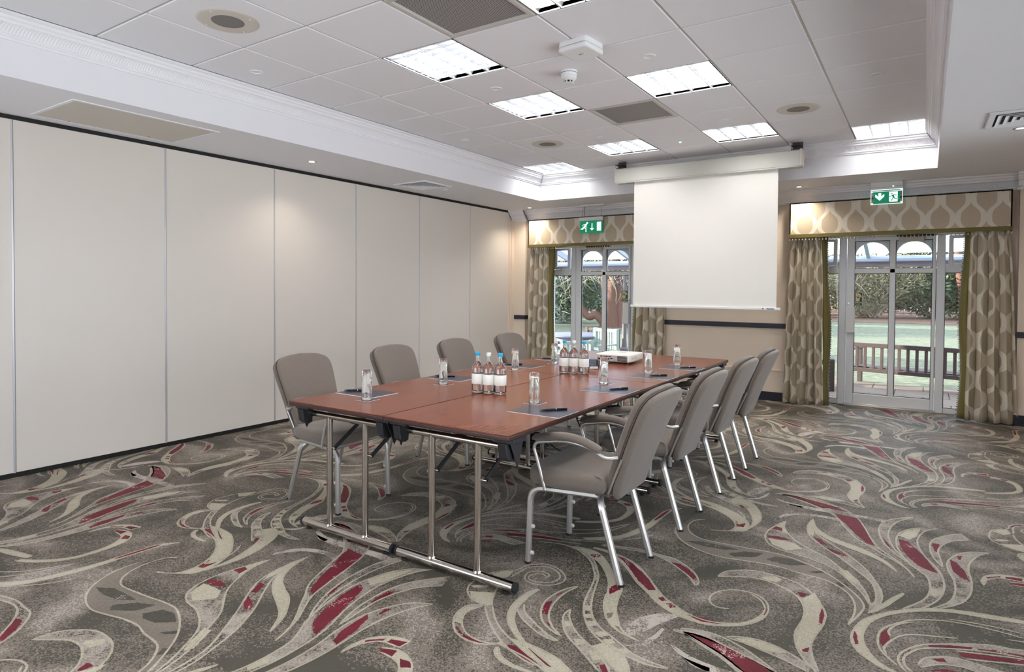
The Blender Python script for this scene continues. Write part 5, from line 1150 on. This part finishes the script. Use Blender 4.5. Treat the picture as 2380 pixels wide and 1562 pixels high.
PATCHES = [['r',[[2634,730],[2645,772],[2680,801],[2684,782],[2652,748]]],['c',[[3030,570],[3054,584],[3072,546],[3049,530]]],['c',[[3063,508],[3087,524],[3106,499],[3082,479]]],['c',[[3093,459],[3120,481],[3146,457],[3113,432]]],['c',[[3156,402],[3181,431],[3212,413],[3187,384]]],['c',[[3203,373],[3228,401],[3256,382],[3231,354]]],['c',[[3278,350],[3301,371],[3323,349],[3308,329]]],['r',[[2823,1029],[2831,1059],[2860,1075],[2879,1057],[2856,1008]]],['r',[[3050,777],[3061,815],[3081,829],[3102,798],[3077,717]]],['g',[[3135,563],[3157,585],[3164,545],[3155,526]]],['g',[[3198,495],[3221,499],[3258,466],[3239,465]]],['r',[[2945,1103],[2984,1102],[3040,1067],[3103,1014],[3164,957],[3231,871],[3204,852],[3138,907],[3066,989],[3002,1059]]],['r',[[3264,806],[3283,834],[3309,816],[3288,788]]],['r',[[3308,778],[3335,803],[3364,779],[3338,752]]],['r',[[3412,740],[3437,751],[3522,753],[3562,758],[3527,734],[3473,719]]],['r',[[3670,917],[3674,978],[3682,950],[3681,911]]],['r',[[3188,1186],[3228,1196],[3285,1160],[3344,1096],[3339,1068],[3280,1115],[3228,1155]]],['r',[[2882,503],[2898,528],[2918,467],[2940,417],[2914,412],[2889,461]]],['r',[[2958,367],[2974,366],[3001,346],[2986,345]]],['r',[[2882,573],[2898,628],[2900,600],[2892,573]]],['r',[[2925,142],[2949,151],[2998,138],[3076,107],[3066,93],[3001,107],[2942,126]]],['r',[[2997,168],[3030,162],[3087,141],[3139,115],[3109,113],[3053,133]]],['c',[[3020,410],[3039,423],[3057,393],[3042,374]]],['c',[[3107,318],[3139,332],[3165,315],[3141,285]]],['c',[[3188,278],[3227,299],[3267,271],[3238,232]]],['r',[[3264,221],[3280,241],[3312,205],[3289,189]]],['r',[[3467,603],[3524,601],[3596,590],[3670,560],[3737,548],[3779,523],[3700,469],[3656,505],[3598,545],[3532,571]]],['c',[[3615,668],[3658,697],[3704,704],[3753,700],[3802,681],[3786,667],[3734,650],[3676,658]]],['c',[[3787,1158],[3820,1245],[3857,1163],[3880,1073],[3883,951],[3871,862],[3868,784],[3865,740],[3847,707],[3828,746],[3812,822],[3812,897],[3812,1026]]],['c',[[3593,1267],[3647,1320],[3680,1295],[3659,1256],[3619,1253]]],['r',[[3867,1130],[3880,1073],[3884,970],[3873,959],[3864,1062]]],['r',[[3845,735],[3867,766],[3867,728],[3852,722]]],['r',[[3756,1208],[3776,1215],[3795,1213],[3790,1174],[3772,1169]]],['d',[[3167,1487],[3246,1530],[3402,1534],[3429,1529],[3373,1490],[3262,1475]]],['d',[[3395,1454],[3457,1522],[3546,1558],[3518,1481],[3428,1427]]],['d',[[3569,1490],[3604,1552],[3676,1564],[3746,1534],[3683,1482],[3612,1473]]],['d',[[3769,1454],[3819,1509],[3833,1490],[3797,1460]]],['d',[[3884,1406],[3927,1432],[3943,1400],[3911,1372]]],['r',[[3311,1946],[3345,1890],[3370,1937],[3376,1863],[3340,1853]]],['r',[[3297,1755],[3329,1800],[3340,1784]]],['r',[[3509,1931],[3528,1997],[3557,1974],[3569,1926],[3541,1930]]],['r',[[3508,1815],[3565,1837],[3639,1818],[3586,1790],[3520,1788]]],['c',[[3525,1777],[3588,1783],[3656,1781],[3699,1729],[3635,1659],[3556,1702]]],['c',[[3524,1982],[3554,2089],[3565,1998],[3601,1896],[3570,1920],[3557,1974]]],['c',[[3880,1573],[3919,1574],[3982,1470],[3963,1442],[3921,1492]]],['r',[[3722,1928],[3762,1924],[3797,1855],[3771,1846]]],['r',[[3793,1820],[3844,1803],[3908,1765],[3880,1742],[3829,1776]]],['c',[[3684,2010],[3672,2121],[3683,2216],[3709,2074],[3721,1934]]],['r',[[3507,2598],[3609,2594],[3728,2548],[3844,2478],[3809,2470],[3721,2485],[3610,2534]]],['r',[[3773,2407],[3816,2399],[3900,2392],[3927,2297],[3952,2218],[3981,2097],[4020,1984],[3973,2000],[3909,2108],[3852,2240],[3802,2332]]],['r',[[4035,2143],[4061,2070],[4080,2005],[4051,2047]]],['r',[[4106,2171],[4148,2156],[4190,2057],[4236,1930],[4278,1784],[4246,1795],[4198,1832],[4152,1929],[4120,2049]]],['c',[[4251,1593],[4285,1571],[4266,1500],[4244,1510]]],['c',[[4104,2219],[4144,2339],[4206,2417],[4188,2256],[4153,2187]]],['r',[[4258,2196],[4290,2207],[4282,2076],[4267,2079]]],['r',[[4328,2011],[4355,1980],[4383,1893],[4395,1781],[4364,1793],[4336,1857]]],['r',[[4359,2075],[4381,2090],[4373,2025],[4363,2036]]],['r',[[3994,995],[4008,955],[4017,894],[4006,887],[3997,937]]],['r',[[4083,1027],[4107,1098],[4109,1025],[4117,994],[4097,927],[4085,953]]],['r',[[4236,1035],[4301,1079],[4376,1111],[4370,1082],[4300,1051],[4240,1021]]],['r',[[4390,1110],[4444,1136],[4529,1154],[4527,1128],[4442,1110],[4395,1094]]],['r',[[4170,953],[4182,977],[4185,968],[4177,942]]],['r',[[4242,934],[4282,963],[4294,940],[4262,928]]],['r',[[4226,837],[4281,885],[4334,898],[4296,875]]],['r',[[4463,1864],[4521,1920],[4519,1890],[4472,1850]]],['r',[[4538,1922],[4602,1946],[4598,1908],[4538,1896]]],['c',[[2554,397],[2649,443],[2705,345],[2649,334],[2587,362]]],['c',[[2528,439],[2572,480],[2597,486],[2601,469],[2550,430]]],['c',[[2537,592],[2578,654],[2605,681],[2621,600],[2588,562]]],['r',[[2680,139],[2737,111],[2796,100],[2881,115],[2840,91],[2773,88],[2719,107]]],['c',[[2623,224],[2628,282],[2662,298],[2660,214],[2691,161],[2657,162]]],['r',[[2329,1039],[2390,1065],[2501,1104],[2607,1133],[2614,1108],[2481,1068],[2345,1014]]],['r',[[2906,1687],[2906,1824],[2940,1908],[2946,1782],[2928,1676]]],['r',[[2547,1857],[2609,1888],[2620,1836],[2574,1834]]],['r',[[2653,1853],[2705,1859],[2729,1835],[2683,1809]]]]
def carpet_material(name, cols, field_scale=1.4, bias=0.0, cell=210, spread=.62, stretch=(1, 1, 1), contrast=2.4, t1=.78, t2=1.24):
    """woven speckle: three yarn colours, chosen per tuft from a soft field plus a random value for each tuft"""
    m = bpy.data.materials.new(name); m.use_nodes = True; n = m.node_tree; L = n.links; pb = n.nodes['Principled BSDF']; pb.inputs['Roughness'].default_value = .62; pb.inputs['Specular IOR Level'].default_value = .35
    tc = n.nodes.new('ShaderNodeTexCoord'); vo = n.nodes.new('ShaderNodeTexVoronoi'); vo.voronoi_dimensions = '2D'; vo.inputs['Scale'].default_value = cell; L.new(tc.outputs['Object'], vo.inputs['Vector'])
    s = n.nodes.new('ShaderNodeSeparateColor'); L.new(vo.outputs['Color'], s.inputs[0])
    mp = n.nodes.new('ShaderNodeMapping'); mp.inputs['Scale'].default_value = stretch; mp.inputs['Rotation'].default_value = (0, 0, .5); L.new(tc.outputs['Object'], mp.inputs[0])
    nz = n.nodes.new('ShaderNodeTexNoise'); nz.inputs['Scale'].default_value = field_scale; nz.inputs['Detail'].default_value = 2.5; nz.inputs['Distortion'].default_value = 1.8; L.new(mp.outputs[0], nz.inputs['Vector'])
    ct = n.nodes.new('ShaderNodeMapRange'); ct.clamp = False; ct.inputs['From Min'].default_value = .5-.5/contrast; ct.inputs['From Max'].default_value = .5+.5/contrast; L.new(nz.outputs['Fac'], ct.inputs['Value'])
    a = n.nodes.new('ShaderNodeMath'); a.operation = 'MULTIPLY_ADD'; L.new(s.outputs[0], a.inputs[0]); a.inputs[1].default_value = spread; L.new(ct.outputs[0], a.inputs[2])
    r = n.nodes.new('ShaderNodeValToRGB'); r.color_ramp.interpolation = 'CONSTANT'
    e = r.color_ramp.elements; e[0].position = 0; e[0].color = cols[0]; e[1].position = min(.98, max(.01, (t1-bias)*.72)); e[1].color = cols[1]; q = e.new(min(.99, max(.02, (t2-bias)*.72))); q.color = cols[2]
    h_ = n.nodes.new('ShaderNodeMath'); h_.operation = 'MULTIPLY'; h_.inputs[1].default_value = .72; L.new(a.outputs[0], h_.inputs[0]); L.new(h_.outputs[0], r.inputs[0])
    n2 = n.nodes.new('ShaderNodeTexNoise'); n2.inputs['Scale'].default_value = 500; L.new(tc.outputs['Object'], n2.inputs['Vector'])
    x = n.nodes.new('ShaderNodeMix'); x.data_type = 'RGBA'; x.blend_type = 'MULTIPLY'; x.inputs[0].default_value = .5; L.new(r.outputs[0], x.inputs[6])
    mr = n.nodes.new('ShaderNodeMapRange'); mr.inputs['To Min'].default_value = .6; mr.inputs['To Max'].default_value = 1.4; L.new(n2.outputs['Fac'], mr.inputs['Value']); L.new(mr.outputs[0], x.inputs[7]); L.new(x.outputs[2], pb.inputs['Base Color'])
    bp = n.nodes.new('ShaderNodeBump'); bp.inputs['Strength'].default_value = .4; bp.inputs['Distance'].default_value = .002; L.new(vo.outputs['Distance'], bp.inputs['Height']); L.new(bp.outputs[0], pb.inputs['Normal'])
    return m
Cd, Cm, Cl = srgb(74, 70, 61), srgb(122, 112, 102), srgb(162, 153, 144)
CARPET = [carpet_material('carpet_ground', (Cd, Cm, Cl)),
          carpet_material('carpet_light_speckle', (Cd, srgb(138, 128, 118), Cl), bias=.25, field_scale=3.5),
          carpet_material('carpet_cream', (srgb(164, 156, 137), srgb(178, 170, 151), srgb(188, 181, 164)), bias=.1),
          carpet_material('carpet_red', (srgb(96, 18, 34), srgb(108, 22, 40), srgb(178, 164, 152)), bias=.0, field_scale=5, t2=1.36),
          carpet_material('carpet_dark', (srgb(66, 63, 55), srgb(76, 72, 63), srgb(150, 140, 130)), bias=0, field_scale=4, t2=1.38),
          carpet_material('carpet_taupe', (srgb(112, 103, 94), srgb(124, 114, 104), srgb(132, 122, 112)), bias=0),
          carpet_material('carpet_outline', (srgb(158, 150, 133), srgb(172, 164, 146), srgb(184, 177, 160)), bias=.1),
          carpet_material('carpet_pale_sweep', (Cm, srgb(178, 168, 158), srgb(186, 177, 166)), bias=.15, field_scale=5)]
FILL = {'l': 1, 'c': 2, 'r': 3, 'd': 4, 'g': 5, 'b': 5, 'k': 7}
def sm(pts, sub): return [(v.x, v.y) for v in smooth_path([(x/1000, y/1000, 0) for x, y in pts], sub)]
def resample(P, n):
    d = [0]
    for a, c in zip(P, P[1:]): d.append(d[-1]+math.hypot(c[0]-a[0], c[1]-a[1]))
    out = []; k = 0
    for i in range(n+1):
        t_ = d[-1]*i/n
        while k < len(P)-2 and d[k+1] < t_: k += 1
        f = (t_-d[k])/max(1e-9, d[k+1]-d[k]); out.append((P[k][0]+(P[k+1][0]-P[k][0])*f, P[k][1]+(P[k+1][1]-P[k][1])*f))
    return out
tile = []            # (verts2d, faces, material, height)
def strip(A, B, m, z): n = len(A); tile.append((A+B, [(i, i+1, n+i+1, n+i) for i in range(n-1)], m, z))
def stroke(P, w_, m, z, seed):
    rnd = random.Random(seed); n = len(P); A = []; B = []
    for i in range(n):
        dx = P[min(i+1, n-1)][0]-P[max(i-1, 0)][0]; dy = P[min(i+1, n-1)][1]-P[max(i-1, 0)][1]; l = math.hypot(dx, dy) or 1; s_ = min(1, .35+i/3, .35+(n-1-i)/3)*rnd.uniform(.85, 1.15)
        A.append((P[i][0]-dy/l*w_/2*s_, P[i][1]+dx/l*w_/2*s_)); B.append((P[i][0]+dy/l*w_/2*s_, P[i][1]-dx/l*w_/2*s_))
    strip(A, B, m, z)
for k, (f, A, B) in enumerate(RIBBONS):
    A, B = sm(A, 5), sm(B, 5); n = max(12, len(A))
    if f != 'x': strip(resample(A, n), resample(B, n), FILL[f], .0003+.00001*(k % 10) if f != 'k' else .0002)
    if f != 'k':
        stroke(A, .0088, 6, .0010+.00001*(k % 10), k); stroke(B, .0088, 6, .0011+.00001*(k % 10), k+500)
for k, A in enumerate(OUTLINES): stroke(sm(A, 5), .0088, 6, .0012+.00001*(k % 10), k+900)
for k, (f, P) in enumerate(PATCHES):
    rnd = random.Random(k+3000); Q = []
    for i in range(len(P)):                       # slightly ragged woven edge
        a, c = P[i], P[(i+1) % len(P)]; l = math.hypot(c[0]-a[0], c[1]-a[1]); n = max(1, int(l/9))
        for j in range(n): Q.append(((a[0]+(c[0]-a[0])*j/n+rnd.uniform(-2, 2))/1000, (a[1]+(c[1]-a[1])*j/n+rnd.uniform(-2, 2))/1000))
    tile.append((Q, [tuple(range(len(Q)))], FILL[f], .0006+.00001*(k % 20)))
b = MB(); b.quad((-1.2, -3.4, 0), (5.6, -3.4, 0), (5.6, 6.62, 0), (-1.2, 6.62, 0), 0)
for i in range(-3, 3):
    for j in range(-3, 4):
        for V, F, m, z in tile:
            ox, oy = 2.0*i, 2.0*j
            xs_ = [v[0] for v in V]; ys_ = [v[1] for v in V]
            if max(xs_)+ox < -1.1 or min(xs_)+ox > 5.5 or max(ys_)+oy < -2.2 or min(ys_)+oy > 6.55: continue
            W2 = [(min(5.59, max(-1.19, x+ox)), min(6.6, max(-3.2, y+oy)), z) for x, y in V]
            b.add(W2, F, m)
fl_o = b.build('floor', CARPET); struct(fl_o, 'carpet with swirling taupe, cream and dark red leaf pattern')
b = MB(); b.box(-1.4, -3.6, -.2, 5.8, 6.6, -.06); struct(b.build('floor_slab', M_joint))
